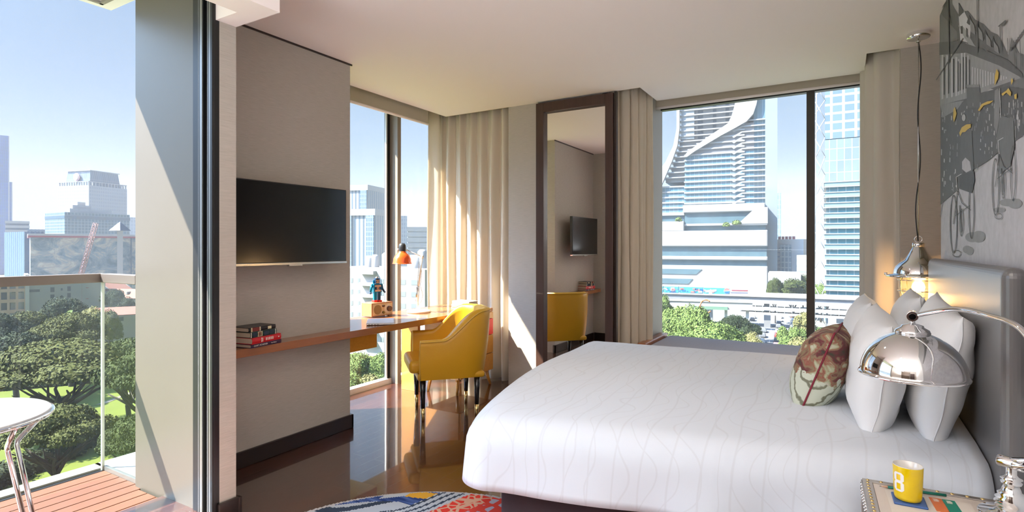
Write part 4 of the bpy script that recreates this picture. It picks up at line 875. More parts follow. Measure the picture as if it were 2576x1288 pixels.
# ================================================================== RUG
def rugmat(kind):
    m, n, b = newmat('rug_' + kind); L = n.links; N = n.nodes; t = N.new('ShaderNodeTexCoord')
    b.inputs['Roughness'].default_value = 0.95; b.inputs['Specular IOR Level'].default_value = 0.1
    if kind == 'blue':
        mp = N.new('ShaderNodeMapping'); L.new(t.outputs['Object'], mp.inputs[0]); mp.inputs['Rotation'].default_value = (0, 0, 0.9); mp.inputs['Scale'].default_value = (2, 14, 1)
        z = N.new('ShaderNodeTexNoise'); z.inputs['Scale'].default_value = 2.5; L.new(mp.outputs[0], z.inputs[0]); r = N.new('ShaderNodeValToRGB'); L.new(z.outputs['Fac'], r.inputs[0])
        r.color_ramp.elements[0].position = 0.42; r.color_ramp.elements[0].color = (0.022, 0.045, 0.15, 1); r.color_ramp.elements[1].position = 0.66; r.color_ramp.elements[1].color = (0.10, 0.16, 0.36, 1)
    else:
        v = N.new('ShaderNodeTexVoronoi'); v.feature = 'DISTANCE_TO_EDGE'; v.inputs['Scale'].default_value = 20 if kind == 'scales' else 15; L.new(t.outputs['Object'], v.inputs[0]); r = N.new('ShaderNodeValToRGB'); L.new(v.outputs['Distance'], r.inputs[0]); r.color_ramp.interpolation = 'CONSTANT'
        r.color_ramp.elements[0].color = (0.58, 0.33, 0.22, 1) if kind == 'scales' else (0.62, 0.06, 0.04, 1); r.color_ramp.elements[1].position = 0.10 if kind == 'scales' else 0.22; r.color_ramp.elements[1].color = (0.62, 0.045, 0.03, 1) if kind == 'scales' else (0.38, 0.36, 0.42, 1)
    L.new(r.outputs[0], b.inputs['Base Color'])
    return m
RM = {'blue': rugmat('blue'), 'scales': rugmat('scales'), 'redgrey': rugmat('redgrey'), 'grey': mat('rug_grey', (0.40, 0.43, 0.46), rough=0.95), 'dark': mat('rug_dark', (0.02, 0.035, 0.06), rough=0.95), 'gold': mat('rug_gold', (0.62, 0.32, 0.02), rough=0.95), 'edge': mat('rug_edge', (0.45, 0.42, 0.40), rough=0.95), 'orange': mat('rug_orange', (0.72, 0.06, 0.02), rough=0.95)}
RC = Vector((-1.47, 1.64)); RRg = 0.905
def rugkind(x, y):
    a = atan2(y - RC.y, x - RC.x); r = hypot(x - RC.x, y - RC.y)
    if r > RRg - 0.016: return 'edge'
    s = x - (-1.86) + 0.5 * (y - 2.45) ** 2 - 0.25 * (y - 2.45) + 0.02 * sin(y * 11)
    if -0.005 < s < 0.125:
        return 'dark' if (s % 0.043) < 0.015 else 'grey'
    if s >= 0.125: return 'scales' if (x < -1.60 - 0.3 * (2.5 - y) and y > 2.10) else 'redgrey'
    g = (2.36 + 0.30 * (x + 2.0)) - y
    if 0.02 < g + 0.03 < 0.10 and s > -0.12: return 'gold'
    if r > RRg - 0.05 and -2.13 < x < -1.98: return 'grey'
    if g > 0.24 + 0.10 * sin(x * 7): return 'grey' if (g * 7 + sin(x * 9)) % 1.5 < 1.0 else 'dark'
    return 'blue'
rg = thing('rug', 'round rug with a colourful navy, grey and red pattern under the bed', 'rug', (RC.x, RC.y, 0.0))
b = MB(); N_ = 200; st_ = 2 * RRg / N_
vid = {}
def gv(i, j):
    if (i, j) not in vid: vid[(i, j)] = len(b.v); b.v.append((-RRg + i * st_, -RRg + j * st_, 0.012))
    return vid[(i, j)]
for i in range(N_):
    for j in range(N_):
        x = -RRg + (i + .5) * st_; y = -RRg + (j + .5) * st_
        if y < -0.1: continue
        r = hypot(x, y); a = atan2(y, x)
        if r < RRg * (1 + 0.008 * sin(5 * a)) - 0.004: b.f.append([gv(i, j), gv(i + 1, j), gv(i + 1, j + 1), gv(i, j + 1)]); b.m.append(b.mi(RM[rugkind(x + RC.x, y + RC.y)])); b.s.append(False)
b.build('pile', None, rg)
b = MB(); b.lathe([(0, 0.001), (RRg - 0.002, 0.001), (RRg, 0.004), (RRg - 0.002, 0.0105), (0, 0.0105)], (0, 0, 0), 90, RM['edge']); b.build('rug_backing', None, rg)

# ================================================================== MURAL
mu = thing('wall_mural', 'large grey street photograph mural with yellow accents above the headboard', 'mural', (XM, 3.1, 1.5))
mcount = [0]
def mz(zx, zy, lay):
    p = onX(2200 + zx / 1.894, zy / 1.894, XM); mcount[0] += 1; return (XM - 0.0012 - 0.0005 * lay - 2e-7 * mcount[0], p.y, p.z)
gm = {}
def grey(v, tint=(1, 1, 1)):
    k = (v, tint)
    if k not in gm: gm[k] = mat('mural_grey', (v * tint[0], v * tint[1], v * tint[2]), rough=0.6, var=0.22, vscale=26)
    return gm[k]
mur = MB()
def mp(pts, v, lay, tint=(1, 1, 1), m_=None): mur.add([mz(x, y, lay) for x, y in pts], [tuple(range(len(pts)))], m_ or grey(v, tint))
def mline(pts, wd, v, lay, m_=None):
    for (x0, y0), (x1, y1) in zip(pts[:-1], pts[1:]):
        d = Vector((x1 - x0, y1 - y0)); l = d.length; n_ = Vector((-d.y, d.x)) / max(l, 1e-6) * wd / 2
        mp([(x0 + n_.x, y0 + n_.y), (x1 + n_.x, y1 + n_.y), (x1 - n_.x, y1 - n_.y), (x0 - n_.x, y0 - n_.y)], v, lay, m_=m_)
def mell(cx, cy, rx, ry, v, lay, wd=3.0, fill=False, m_=None, n=28):
    if fill: mp([(cx + rx * cos(2 * pi * k / n), cy + ry * sin(2 * pi * k / n)) for k in range(n)], v, lay, m_=m_)
    else:
        for k in range(n):
            a, c_ = 2 * pi * k / n, 2 * pi * (k + 1) / n
            w_ = max(1.5, wd)
            mp([(cx + rx * cos(a), cy + ry * sin(a)), (cx + rx * cos(c_), cy + ry * sin(c_)), (cx + max(1, rx - w_) * cos(c_), cy + (ry - w_ * 1.6) * sin(c_)), (cx + max(1, rx - w_) * cos(a), cy + (ry - w_ * 1.6) * sin(a))], v, lay, m_=m_)
# whole sheet
y0m = 1.2
mur.add([(XM - 0.0008, YM, 0.9), (XM - 0.0008, y0m, 0.9), (XM - 0.0008, y0m, H - 0.002), (XM - 0.0008, YM, H - 0.002)], [(0, 1, 2, 3)], grey(0.40, (1.0, 0.97, 0.97)))
PK = (1.0, 0.98, 1.03)
mp([(318, 975), (440, 860), (560, 760), (640, 690), (712, 640), (830, 560), (1000, 500), (1400, 480), (1400, 1500), (318, 1300)], 0.46, 1, PK)
mp([(312, 60), (330, -60), (370, -60), (372, 20), (402, 70), (404, 12), (425, 55), (447, 50), (480, 92), (520, 112), (556, 150), (590, 165), (612, 200), (640, 262), (700, 330), (712, 400), (712, 480), (312, 330)], 0.105, 1)
mp([(640, 262), (655, 180), (668, 200), (690, 250), (830, 300), (1400, 330), (1400, 520), (830, 590), (712, 500), (650, 420)], 0.15, 1)
mp([(314, 205), (400, 215), (440, 205), (520, 245), (600, 285), (660, 320), (700, 372), (560, 420), (440, 480), (314, 520)], 0.26, 2)
mp([(314, 60), (395, 150), (398, 205), (314, 200)], 0.16, 2)
mp([(404, 75), (430, 50), (462, 120), (458, 205), (412, 192)], 0.52, 3, PK); mp([(404, 12), (430, 56), (406, 80)], 0.07, 4); mp([(414, 125), (424, 122), (425, 160), (415, 160)], 0.06, 4); mp([(440, 130), (449, 138), (450, 180), (441, 172)], 0.06, 4)
for k, (x_, t_, w_) in enumerate(((322, 250, 9), (345, 262, 7), (368, 258, 8), (388, 270, 10), (402, 280, 6), (415, 250, 8), (430, 250, 6), (446, 262, 6))):
    mp([(x_, t_), (x_ + w_, t_ + 2), (x_ + w_, 470 - k * 5), (x_, 474 - k * 5)], 0.46, 3, PK); mp([(x_ + w_ + 1, t_ + 20), (x_ + w_ + 7, t_ + 22), (x_ + w_ + 7, 450 - k * 5), (x_ + w_ + 1, 452 - k * 5)], 0.05, 4)
for k in range(14):
    x_ = 468 + k * 12.5; mp([(x_, 318 + k * 3.6), (x_ + 4.5, 319 + k * 3.6), (x_ + 4.5, 432 - k * 4.5), (x_, 434 - k * 4.5)], 0.47, 3, PK)
mp([(312, 200), (402, 196), (520, 232), (640, 285), (712, 350), (712, 372), (600, 312), (440, 250), (312, 262)], 0.09, 4)
mp([(402, 120), (430, 175), (470, 240), (560, 300), (558, 282), (480, 215), (430, 130)], 0.30, 3)
for k in range(4):
    x_ = 455 + k * 38; mp([(x_, 70 + k * 35), (x_ + 12, 98 + k * 35), (x_ + 2, 120 + k * 36), (x_ - 12, 108 + k * 34)], 0.045, 4); mp([(x_ + 4, 90 + k * 35), (x_ + 26, 120 + k * 34), (x_ + 30, 165 + k * 30), (x_ + 8, 150 + k * 30)], 0.22, 5)
# crowd
mp([(318, 500), (440, 470), (500, 445), (560, 430), (640, 410), (712, 420), (830, 460), (1000, 480), (1000, 520), (830, 575), (712, 648), (600, 722), (540, 770), (470, 812), (400, 905), (318, 975)], 0.085, 5)
mp([(444, 405), (505, 404), (509, 432), (505, 512), (446, 512)], 0.11, 6); mp([(444, 403), (505, 402), (506, 414), (444, 416)], 0.22, 7)
mp([(318, 498), (430, 478), (400, 520), (330, 560)], 0.24, 6)
rn = random.Random(5)
for k in range(150):
    x_ = rn.uniform(322, 710); lo = 520 + max(0, (x_ - 318)) * -0.15; hi = 960 - (x_ - 318) * 0.82
    if hi < lo + 10: continue
    y_ = rn.uniform(lo, hi); h_ = rn.uniform(8, 34); w_ = rn.uniform(1.5, 5); mp([(x_, y_ - h_ / 2), (x_ + w_, y_ - h_ / 2 + 3), (x_ + w_ * 0.8, y_ + h_ / 2), (x_ - 1, y_ + h_ / 2 - 3)], rn.choice((0.42, 0.30, 0.20, 0.5)), 6)
for k in range(26):
    x_ = rn.uniform(640, 1000); y_ = rn.uniform(480, 640 - (x_ - 640) * 0.2); mp([(x_, y_), (x_ + 6, y_), (x_ + 5, y_ + 60), (x_, y_ + 50)], rn.choice((0.35, 0.2, 0.06)), 6)
# rickshaws
def rick(cx, cy, s):
    mell(cx, cy, 18 * s, 140 * s, 0.07, 8, 3.8); mell(cx + 86 * s, cy - 66 * s, 14 * s, 135 * s, 0.07, 8, 3.4); mell(cx + 38 * s, cy - 8 * s, 10 * s, 66 * s, 0.07, 8, 2.8)
    mline([(cx, cy), (cx + 20 * s, cy - 160 * s), (cx + 42 * s, cy - 100 * s), (cx + 86 * s, cy - 66 * s)], 3, 0.06, 9); mline([(cx + 20 * s, cy - 160 * s), (cx + 14 * s, cy - 225 * s), (cx + 40 * s, cy - 240 * s)], 3, 0.5, 9)
    mline([(cx + 38 * s, cy + 40 * s), (cx + 30 * s, cy - 90 * s)], 4, 0.05, 9); mline([(cx + 10 * s, cy - 40 * s), (cx + 80 * s, cy - 90 * s)], 3, 0.06, 9)
rick(382, 1068, 1.0)
mp([(418, 640), (440, 610), (470, 620), (474, 700), (480, 800), (462, 845), (440, 790), (425, 830), (414, 780)], 0.10, 7); mp([(424, 770), (440, 750), (462, 770), (468, 810), (444, 822), (424, 805)], 0.44, 8, PK); mell(432, 560, 9, 16, 0.40, 8, fill=True)
mp([(410, 835), (480, 815), (484, 860), (470, 920), (412, 900)], 0.055, 7)
rick(585, 890, 0.98)
mp([(585, 560), (608, 545), (640, 560), (672, 560), (676, 700), (655, 790), (606, 830), (592, 700)], 0.13, 7); mp([(582, 430), (598, 420), (606, 440), (604, 560), (590, 640), (578, 600)], 0.20, 8); mline([(606, 420), (612, 560)], 3, 0.5, 9)
for (cx_, cy_, rx_, ry_) in ((470, 1130, 34, 24), (500, 1128, 32, 28), (444, 1188, 20, 18), (458, 1196, 18, 20), (640, 965, 40, 18), (675, 970, 34, 24), (600, 1000, 30, 12), (790, 880, 40, 20)): mell(cx_, cy_, rx_, ry_, 0.24, 3, fill=True)
mell(397, 1208, 21, 17, 0.12, 8, 2.2); mell(600, 1030, 19, 15, 0.14, 8, 2.2); mline([(330, 960), (318, 1035)], 2, 0.2, 8)
# poles and masts
for P_, w_ in (([(497, -60), (499, 250)], 4), ([(355, -60), (362, 300)], 5), ([(300, 380), (430, 180)], 3.5), ([(608, 120), (612, 250)], 4), ([(600, 125), (636, 95)], 5), ([(676, 190), (680, 330)], 3), ([(655, 240), (712, 160), (800, 40)], 6), ([(705, 190), (709, 330)], 3), ([(312, 60), (345, 10), (372, 120)], 3), ([(645, 180), (647, 250)], 3)): mline(P_, w_, 0.07, 9)
for k in range(8): mell(618 + k * 2.4, 120 - k * 2.6, 3, 6, 0.10, 9, fill=True, n=8); mell(660 + k * 9, 230 - k * 12, 4, 8, 0.10, 9, fill=True, n=8)
yl = mat('mural_yellow', (0.56, 0.38, 0.05), rough=0.6)
mp([(384, 520), (391, 508), (399, 540), (392, 565), (386, 582), (382, 560)], 0, 10, m_=yl); mp([(412, 632), (424, 606), (446, 592), (468, 590), (468, 606), (452, 616), (440, 628), (426, 630), (416, 650)], 0, 10, m_=yl)
mp([(584, 362), (592, 326), (603, 345), (600, 372), (590, 392), (583, 408)], 0, 10, m_=yl); mp([(502, 525), (520, 495), (548, 482), (578, 478), (560, 492), (530, 502), (510, 528)], 0, 10, m_=yl); mp([(616, 446), (640, 430), (650, 418), (664, 440), (660, 458), (640, 440), (622, 456)], 0, 10, m_=yl)
mp([(662, 380), (667, 370), (673, 385), (664, 404)], 0, 10, m_=yl); mp([(678, 450), (690, 444), (690, 470), (680, 470)], 0, 10, m_=yl)
wpart(mur, 'printed_sheet', None, mu)
# ================================================================== OUTSIDE
G = -28.0
HAZE = 0.00024
def gp(px, py, z=G): p = onZ(px, py, z); return p
lawn = mat('park_lawn', (0.0945, 0.1166, 0.0239), rough=0.95, var=0.35, vscale=0.08, spec=0.1)
city = mat('city_ground', (0.1764, 0.1852, 0.1676), rough=0.95, var=0.3, vscale=0.03, spec=0.1)
asph = mat('asphalt', (0.1102, 0.1147, 0.1235), rough=0.9, var=0.1, vscale=0.3)
pave = mat('plaza_paving', (0.1323, 0.1191, 0.0926), rough=0.9, var=0.08, vscale=0.5)
b = MB(); b.box((-1500, -400, G - 1), (900, 2200, G - 0.2), city); struct(b.build('ground'))
b = MB(); b.box((-260, -120, G - 0.3), (-14, 175, G), lawn); o = b.build('ground_lawn'); struct(o)
# tree parts
greens = [mat('leaf_olive', (0.0504, 0.0554, 0.0088), rough=0.8, var=0.45, vscale=0.5, spec=0.2), mat('leaf_mid', (0.0347, 0.0473, 0.0088), rough=0.8, var=0.45, vscale=0.5, spec=0.2), mat('leaf_dark', (0.0164, 0.0265, 0.0088), rough=0.8, var=0.4, vscale=0.5, spec=0.2),
          mat('leaf_fresh', (0.0945, 0.1354, 0.0347), rough=0.8, var=0.45, vscale=0.6, spec=0.2), mat('leaf_pale', (0.1638, 0.1543, 0.0567), rough=0.8, var=0.35, vscale=0.6, spec=0.2)]
bark = mat('bark', (0.0372, 0.0309, 0.0265), rough=0.9, var=0.3, vscale=1.5)
def crown_mesh(lobes, nleaf, ls, seed, m):
    rn = random.Random(seed); mb = MB()
    for (cx, cy, cz, rx, ry, rz) in lobes:
        P = []; nu, nv = 18, 10
        for i in range(nu):
            a = 2 * pi * i / nu; row = []
            for j in range(nv + 1):
                t = pi * j / nv; k = 0.86 + 0.20 * noise.noise(Vector((cos(a) * 2 + cx, sin(a) * 2 + cy, t * 2)))
                zz = -cos(t); zz = zz if zz > 0 else zz * 0.35
                row.append((cx + rx * k * sin(t) * cos(a), cy + ry * k * sin(t) * sin(a), cz + rz * k * zz))
            P.append(row)
        mb.grid(P, m, True, True)
    vol = [l[3] * l[4] for l in lobes]; tot = sum(vol)
    vs, fs = [], []
    for (cx, cy, cz, rx, ry, rz), v_ in zip(lobes, vol):
        for _ in range(int(nleaf * v_ / tot)):
            a = rn.uniform(0, 2 * pi); zc = rn.uniform(-0.25, 1); s_ = sqrt(max(0, 1 - zc * zc)); k = rn.uniform(0.86, 1.10)
            p = Vector((cx + rx * k * s_ * cos(a), cy + ry * k * s_ * sin(a), cz + rz * k * (zc if zc > 0 else zc * 0.5)))
            n_ = Vector((cos(a) * s_ / rx, sin(a) * s_ / ry, zc / rz)).normalized()
            n_ = (n_ * 0.8 + Vector((rn.uniform(-1, 1), rn.uniform(-1, 1), rn.uniform(-0.4, 1))) * 0.75).normalized()
            u = n_.orthogonal().normalized(); w = n_.cross(u); q = rn.uniform(0, 6.3); u, w = u * cos(q) + w * sin(q), w * cos(q) - u * sin(q)
            z_ = ls * rn.uniform(0.6, 1.3); k0 = len(vs); vs += [p + u * z_, p + w * z_ * 0.8, p - u * z_, p - w * z_ * 0.8]; fs.append((k0, k0 + 1, k0 + 2, k0 + 3))
    mb.add(vs, fs, m, False)
    return mb
def trunk_mesh(h, spread, r, seed, flat=0.9, nb=7):
    rn = random.Random(seed); mb = MB(); fork = h * 0.34
    mb.tube([(0, 0, -0.5), (0.1, 0.05, fork * 0.5), (rn.uniform(-.3, .3), rn.uniform(-.3, .3), fork)], [r * 1.25, r, r * 0.9], 10, bark)
    for k in range(nb):
        a = 2 * pi * k / nb + rn.uniform(-.3, .3); e = spread * rn.uniform(0.65, 1.0); z1 = h * flat * rn.uniform(0.82, 1.0)
        P = [Vector((0, 0, fork * 0.85)), Vector((e * 0.25 * cos(a), e * 0.25 * sin(a), fork + (z1 - fork) * 0.35)), Vector((e * 0.55 * cos(a + .15), e * 0.55 * sin(a + .15), fork + (z1 - fork) * 0.7)), Vector((e * cos(a), e * sin(a), z1))]
        mb.tube(P, [r * 0.55, r * 0.42, r * 0.28, r * 0.12], 8, bark)
        for s_ in (-1, 1):
            a2 = a + s_ * rn.uniform(0.35, 0.7); mb.tube([P[1], P[1].lerp(Vector((e * 0.8 * cos(a2), e * 0.8 * sin(a2), z1 * 0.98)), 0.55) + Vector((0, 0, -0.2)), Vector((e * 0.8 * cos(a2), e * 0.8 * sin(a2), z1 * 0.98))], [r * 0.3, r * 0.2, r * 0.07], 6, bark)
    return mb
PARK = Vector((-4000, 0, 0))
def make_tree(kind, seed, leafmat, nleaf=5200, ls=0.30):
    """unit trees: crown radius about 10 (rain tree) or 5 (street tree)"""
    rn = random.Random(seed); r = bpy.data.objects.new(kind, None); COL.objects.link(r)
    if kind == 'rain_tree':
        lobes = [(0, 0, 9.6, 5.2, 5.2, 2.2)]
        for k in range(9): a = 2 * pi * k / 9 + rn.uniform(-.2, .2); d = rn.uniform(5.2, 6.6); lobes.append((d * cos(a), d * sin(a), 8.5 + rn.uniform(-.5, .5), rn.uniform(3.0, 4.1), rn.uniform(3.0, 4.1), rn.uniform(1.0, 1.6)))
        for k in range(5): a = 2 * pi * k / 5 + rn.uniform(-.3, .3); d = rn.uniform(2.6, 3.8); lobes.append((d * cos(a), d * sin(a), 9.6 + rn.uniform(-.3, .4), 3.0, 3.0, 1.6))
        tm = trunk_mesh(8.6, 8.5, 0.62, seed)
    else:
        lobes = [(0, 0, 7.2, 3.0, 3.0, 3.0)]
        for k in range(13): a = rn.uniform(0, 2 * pi); d = rn.uniform(2.0, 3.4); lobes.append((d * cos(a), d * sin(a), rn.uniform(4.8, 8.6), rn.uniform(1.3, 2.1), rn.uniform(1.3, 2.1), rn.uniform(1.2, 1.9)))
        tm = trunk_mesh(7.0, 3.6, 0.32, seed, nb=5)
    crown_mesh(lobes, nleaf, ls, seed, leafmat).build('crown', None, r); tm.build('trunk', None, r)
    return r
protos = {}
def tree(kind, leaf, seed, x, y, s, label, group, sz=1.0, z=G):
    key = (kind, leaf, seed % 3); rz = seed * 1.7
    name = {'rain': 'rain_tree', 'street': 'broadleaf_tree'}[kind]
    if key not in protos:
        r = make_tree(name, seed, greens[leaf], 17000 if kind == 'rain' else 10000, 0.20 if kind == 'rain' else 0.16); protos[key] = r
    else: r = dup(protos[key])
    r.location = (x, y, z); r.rotation_euler = (0, 0, rz); r.scale = (s, s, s * sz); tag(r, label, 'tree', group); return r
# park trees seen over the balcony: (px, py of crown middle, depth, crown width in px, leaf, words)
GP = 'trees of the park below the balcony'
park = [
    (150, 915, 86, 430, 0, 'widest spreading olive tree in the middle of the park lawn'),
    (325, 905, 92, 190, 1, 'spreading tree behind the glass corner, right of the widest park tree'),
    (390, 925, 78, 250, 1, 'spreading park tree half hidden by the metal wall panel'),
    (140, 1075, 66, 270, 0, 'near spreading tree with crooked branches above the deck edge'),
    (345, 1060, 64, 190, 1, 'near tree crown against the right pane of the balustrade'),
    (-70, 1085, 66, 190, 1, 'near tree crown at the left edge behind the side table'),
    (180, 832, 118, 190, 0, 'round topped olive tree behind the widest park tree'),
    (40, 880, 104, 210, 2, 'dark green dense tree left of the widest park tree'),
    (-20, 830, 122, 190, 2, 'dark tree at the left edge below the handrail'),
    (70, 820, 132, 150, 0, 'yellowish green tree crown behind the dark dense tree'),
    (318, 806, 215, 110, 0, 'low olive tree crown beyond the paved plaza'),
    (400, 806, 215, 110, 1, 'tree crown beyond the plaza next to the wall panel')]
for k, (px, py, t, w, lf, lab) in enumerate(park):
    s_ = w * t / 1405 / 2 / 10.2; ztop = 1.35 - (py - HY) * t / 1405; szz = max(0.45, (ztop - G) / (9.0 * s_)); p = far(px, t)
    tree('rain', lf, k + 1, p.x, p.y, s_, lab, GP, sz=min(2.0, szz))
bush = [(150, 772, 150, 110, 2, 'bushy grey green tree in front of the grey building'), (205, 775, 156, 60, 2, 'dark bushy tree at the foot of the red crane mast'), (112, 790, 148, 60, 1, 'bushy tree at the left corner of the grey building'), (235, 785, 146, 70, 4, 'yellow green bushy tree right of the crane mast'), (275, 790, 144, 60, 0, 'bushy tree beside the lower red roof'), (285, 738, 190, 56, 2, 'dark green tree in front of the red roofed house'), (320, 757, 175, 52, 2, 'green tree below the red roof, near the wall panel'), (50, 790, 150, 40, 2, 'small dark tree before the peach balconied building'), (12, 800, 148, 50, 2, 'small dark tree below the peach balconied building')]
for k, (px, py, t, w, lf, lab) in enumerate(bush):
    s_ = w * t / 1405 / 2 / 4.6; ztop = 1.35 - (py - HY - w * 0.25) * t / 1405; p = far(px, t); tree('street', lf, k + 1, p.x, p.y, s_, lab, 'bushy trees at the far edge of the park', sz=max(0.8, (ztop - G) / (10.6 * s_)))
# hedges of low greenery near the deck
rn = random.Random(11)
def hedge(name, label, pts, w, h, m, seed):
    lob = []
    for (x0, y0), (x1, y1) in zip(pts[:-1], pts[1:]):
        n_ = max(2, int(hypot(x1 - x0, y1 - y0) / (w * 0.7)))
        for i in range(n_ + 1): f = i / n_; lob.append((x0 + (x1 - x0) * f - pts[0][0], y0 + (y1 - y0) * f - pts[0][1], 0.2, w * 0.6, w * 0.6, h))
    o = crown_mesh(lob, 400 * len(lob), 0.2, seed, m).build(name, None, None, loc=(pts[0][0], pts[0][1], G)); tag(o, label, 'hedge'); o['kind'] = 'stuff'; return o
p1, p2, p3 = gp(-60, 1240), gp(150, 1150), gp(262, 1085)
hedge('hedge', 'low dark hedge along the near edge of the park lawn', [(p1.x, p1.y), (p2.x, p2.y), (p3.x, p3.y)], 4.5, 2.2, greens[2], 3)
p1, p2 = gp(-40, 985), gp(250, 960)
hedge('hedge', 'clipped green hedge across the far end of the lawn', [(p1.x, p1.y), (p2.x, p2.y), (gp(345, 930).x, gp(345, 930).y)], 2.5, 1.6, greens[1], 5)
# plaza with a small fountain, path, pavilion
a, c, d_, e_ = gp(225, 826), gp(420, 832), gp(420, 884), gp(225, 868)
b = MB(); b.prism([(q.x, q.y) for q in (a, e_, d_, c)], G, G + 0.25, pave); o = b.build('path_plaza'); struct(o)
b = MB(); b.prism([(q.x, q.y) for q in (e_, d_)] + [(q.x + 0.7, q.y - 0.7) for q in (d_, e_)], G, G + 0.9, M['stone']); struct(b.build('kerb_plaza'))
ft = gp(269, 848)
b = MB(); b.lathe([(1.9, 0), (1.9, 0.35), (1.6, 0.4), (0.5, 0.45), (0.35, 1.2), (0.7, 1.5), (0.2, 1.7), (0.15, 3.4), (0.3, 3.7), (0, 4.1)], (0, 0, 0), 24, M['stone']); o = b.build('fountain', None, None, loc=(ft.x, ft.y, G + 0.2)); tag(o, 'small stone fountain standing on the paved plaza', 'fountain')
pts = [gp(-40, 1010), gp(120, 1040), gp(240, 1020), gp(330, 985)]
b = MB()
for q0, q1 in zip(pts[:-1], pts[1:]): b.prism([(q0.x, q0.y), (q1.x, q1.y), (q1.x + 0.3, q1.y + 1.6), (q0.x + 0.3, q0.y + 1.6)], G, G + 0.06, pave)
struct(b.build('path_park'))
pv = gp(228, 955); r = thing('park_pavilion', 'small thatched pavilion under the trees of the park', 'pavilion', (pv.x, pv.y, G))
b = MB(); b.lathe([(3.4, 2.4), (0.1, 4.2), (0, 4.2)], (0, 0, 0), 4, mat('thatch', (0.1985, 0.1455, 0.1058), rough=0.9), smooth=False); b.build('roof', None, r)
for sx_ in (-1, 1):
    for sy_ in (-1, 1): b = MB(); b.tube([(sx_ * 1.7, sy_ * 1.7, 0), (sx_ * 1.7, sy_ * 1.7, 2.7)], 0.12, 8, bark); b.build('post', None, r)
# banana palm
pl = gp(165, 905); r = thing('banana_palm', 'bright banana palm with broad leaves sticking up between the park trees', 'palm', (pl.x, pl.y, G))
rn = random.Random(4); lf_ = MB()
for k in range(9):
    a = k * 0.75; L_ = rn.uniform(3.2, 5.0); up = rn.uniform(0.5, 1.5); P = []
    for i in range(9):
        f = i / 8; q = Vector((cos(a) * L_ * 0.6 * f, sin(a) * L_ * 0.6 * f, 10.5 + L_ * up * 0.7 * f - 2.2 * f * f)); w = 0.55 * sin(pi * min(1, f * 0.9 + 0.08)); s_ = Vector((-sin(a), cos(a), 0.25))
        P.append([tuple(q - s_ * w), tuple(q + Vector((0, 0, -0.1))), tuple(q + s_ * w)])
    lf_.grid(P, greens[3])
lf_.build('fronds', None, r); b = MB(); b.tube([(0, 0, 0), (0.1, 0, 5), (0, 0.1, 10.6)], [0.4, 0.3, 0.2], 8, bark); b.build('trunk', None, r)

# ---- buildings --------------------------------------------------------------
def ebox(mb, px0, px1, t, top, bottom_z, m, depth, rot=0.0, topz=None):
    """box whose front spans px0..px1 at depth t, measured in the frame; returns centre"""
    w = (px1 - px0) * t / 1405; c = far((px0 + px1) / 2, t); zt = topz if topz is not None else 1.35 + (HY - top) * t / 1405
    fwd = Vector((c.x, c.y, 0)).normalized(); rot = rot or 0
    vw = Vector((c.x, c.y)).normalized(); cc = Vector((c.x, c.y)) + vw * depth / 2
    ang = atan2(vw.y, vw.x) - pi / 2 + rot
    mb.box((cc.x - w / 2, cc.y - depth / 2, bottom_z), (cc.x + w / 2, cc.y + depth / 2, zt), m, rot=ang)
    return cc, zt, ang
def building(name, label, cat='building'):
    return thing(name, label, cat, (0, 0, G))
def tower(name, label, px0, px1, t, top, m, depth, rot=0.0, extra=None, bands=None):
    """bands: (pitch, thickness, material) of horizontal slabs; mesh local so facades stay square"""
    w = (px1 - px0) * t / 1405; c = far((px0 + px1) / 2, t); zt = 1.35 + (HY - top) * t / 1405; vw = Vector((c.x, c.y)).normalized(); cc = Vector((c.x, c.y)) + vw * depth / 2
    r = thing(name, label, 'building', (cc.x, cc.y, G), atan2(vw.y, vw.x) - pi / 2 + rot); hh = zt - G
    b = MB(); b.box((-w / 2, -depth / 2, 0), (w / 2, depth / 2, hh), m); b.build('body', None, r)
    if bands:
        pitch, th_, bm_ = bands[:3]; z0 = bands[3] if len(bands) > 3 else 0; b = MB(); z = hh - th_
        while z > z0: b.box((-w / 2 - 0.35, -depth / 2 - 0.35, z), (w / 2 + 0.35, depth / 2 + 0.35, z + th_), bm_); z -= pitch
        b.build('floor_bands', None, r)
    if extra: extra(r, w, depth, hh)
    return r
wht = mat('white_concrete', (0.302, 0.302, 0.307), rough=0.8); pale = mat('haze_tinted_concrete', (0.2117, 0.2337, 0.2558), rough=0.8); greyc = mat('grey_concrete', (0.1588, 0.1632, 0.1720), rough=0.85)  # far building colours kept pale and bluish, painting in distance haze
cobalt = facade('cobalt_glass', (0.002, 0.055, 0.24), (0.006, 0.09, 0.30), 1.6, 3.4, 0.12, rough=0.75, second=(0.0088, 0.0662, 0.1764))
def ribs(r, w, d, h, n, m_, th=0.6, out=0.6, z0=0):
    b = MB()
    for k in range(n + 1): x = -w / 2 + w * k / n; b.box((x - th / 2, -d / 2 - out, z0), (x + th / 2, -d / 2, h), m_)
    b.build('vertical_ribs', None, r)
bt = tower('skyscraper', 'tall cobalt blue stepped skyscraper at the left edge', -50, 12, 600, 338, cobalt, 26, extra=lambda r, w, d, h: ribs(r, w, d, h, 3, wht))
def _bt(r):
    b = MB(); b.box((-16, -18, 0), (18.2, 10, 190 - 0), cobalt); b.build('lower_step', None, r); b = MB(); b.box((-14, -20, 0), (20.2, 8, 99), cobalt); b.build('lower_step', None, r)
    b = MB()
    for x in (16.4, 19.4, 12.0): b.box((x, -20.6, 0), (x + 0.7, -20, 99 if x > 18 else 140), wht)
    b.box((2, -3, 149), (3, -2, 155), wht); b.box((8, -3, 149), (9, -2, 153), wht); b.build('white_fins', None, r)
for ch_ in list(bt.children): pass
w0 = 62 * 600 / 1405
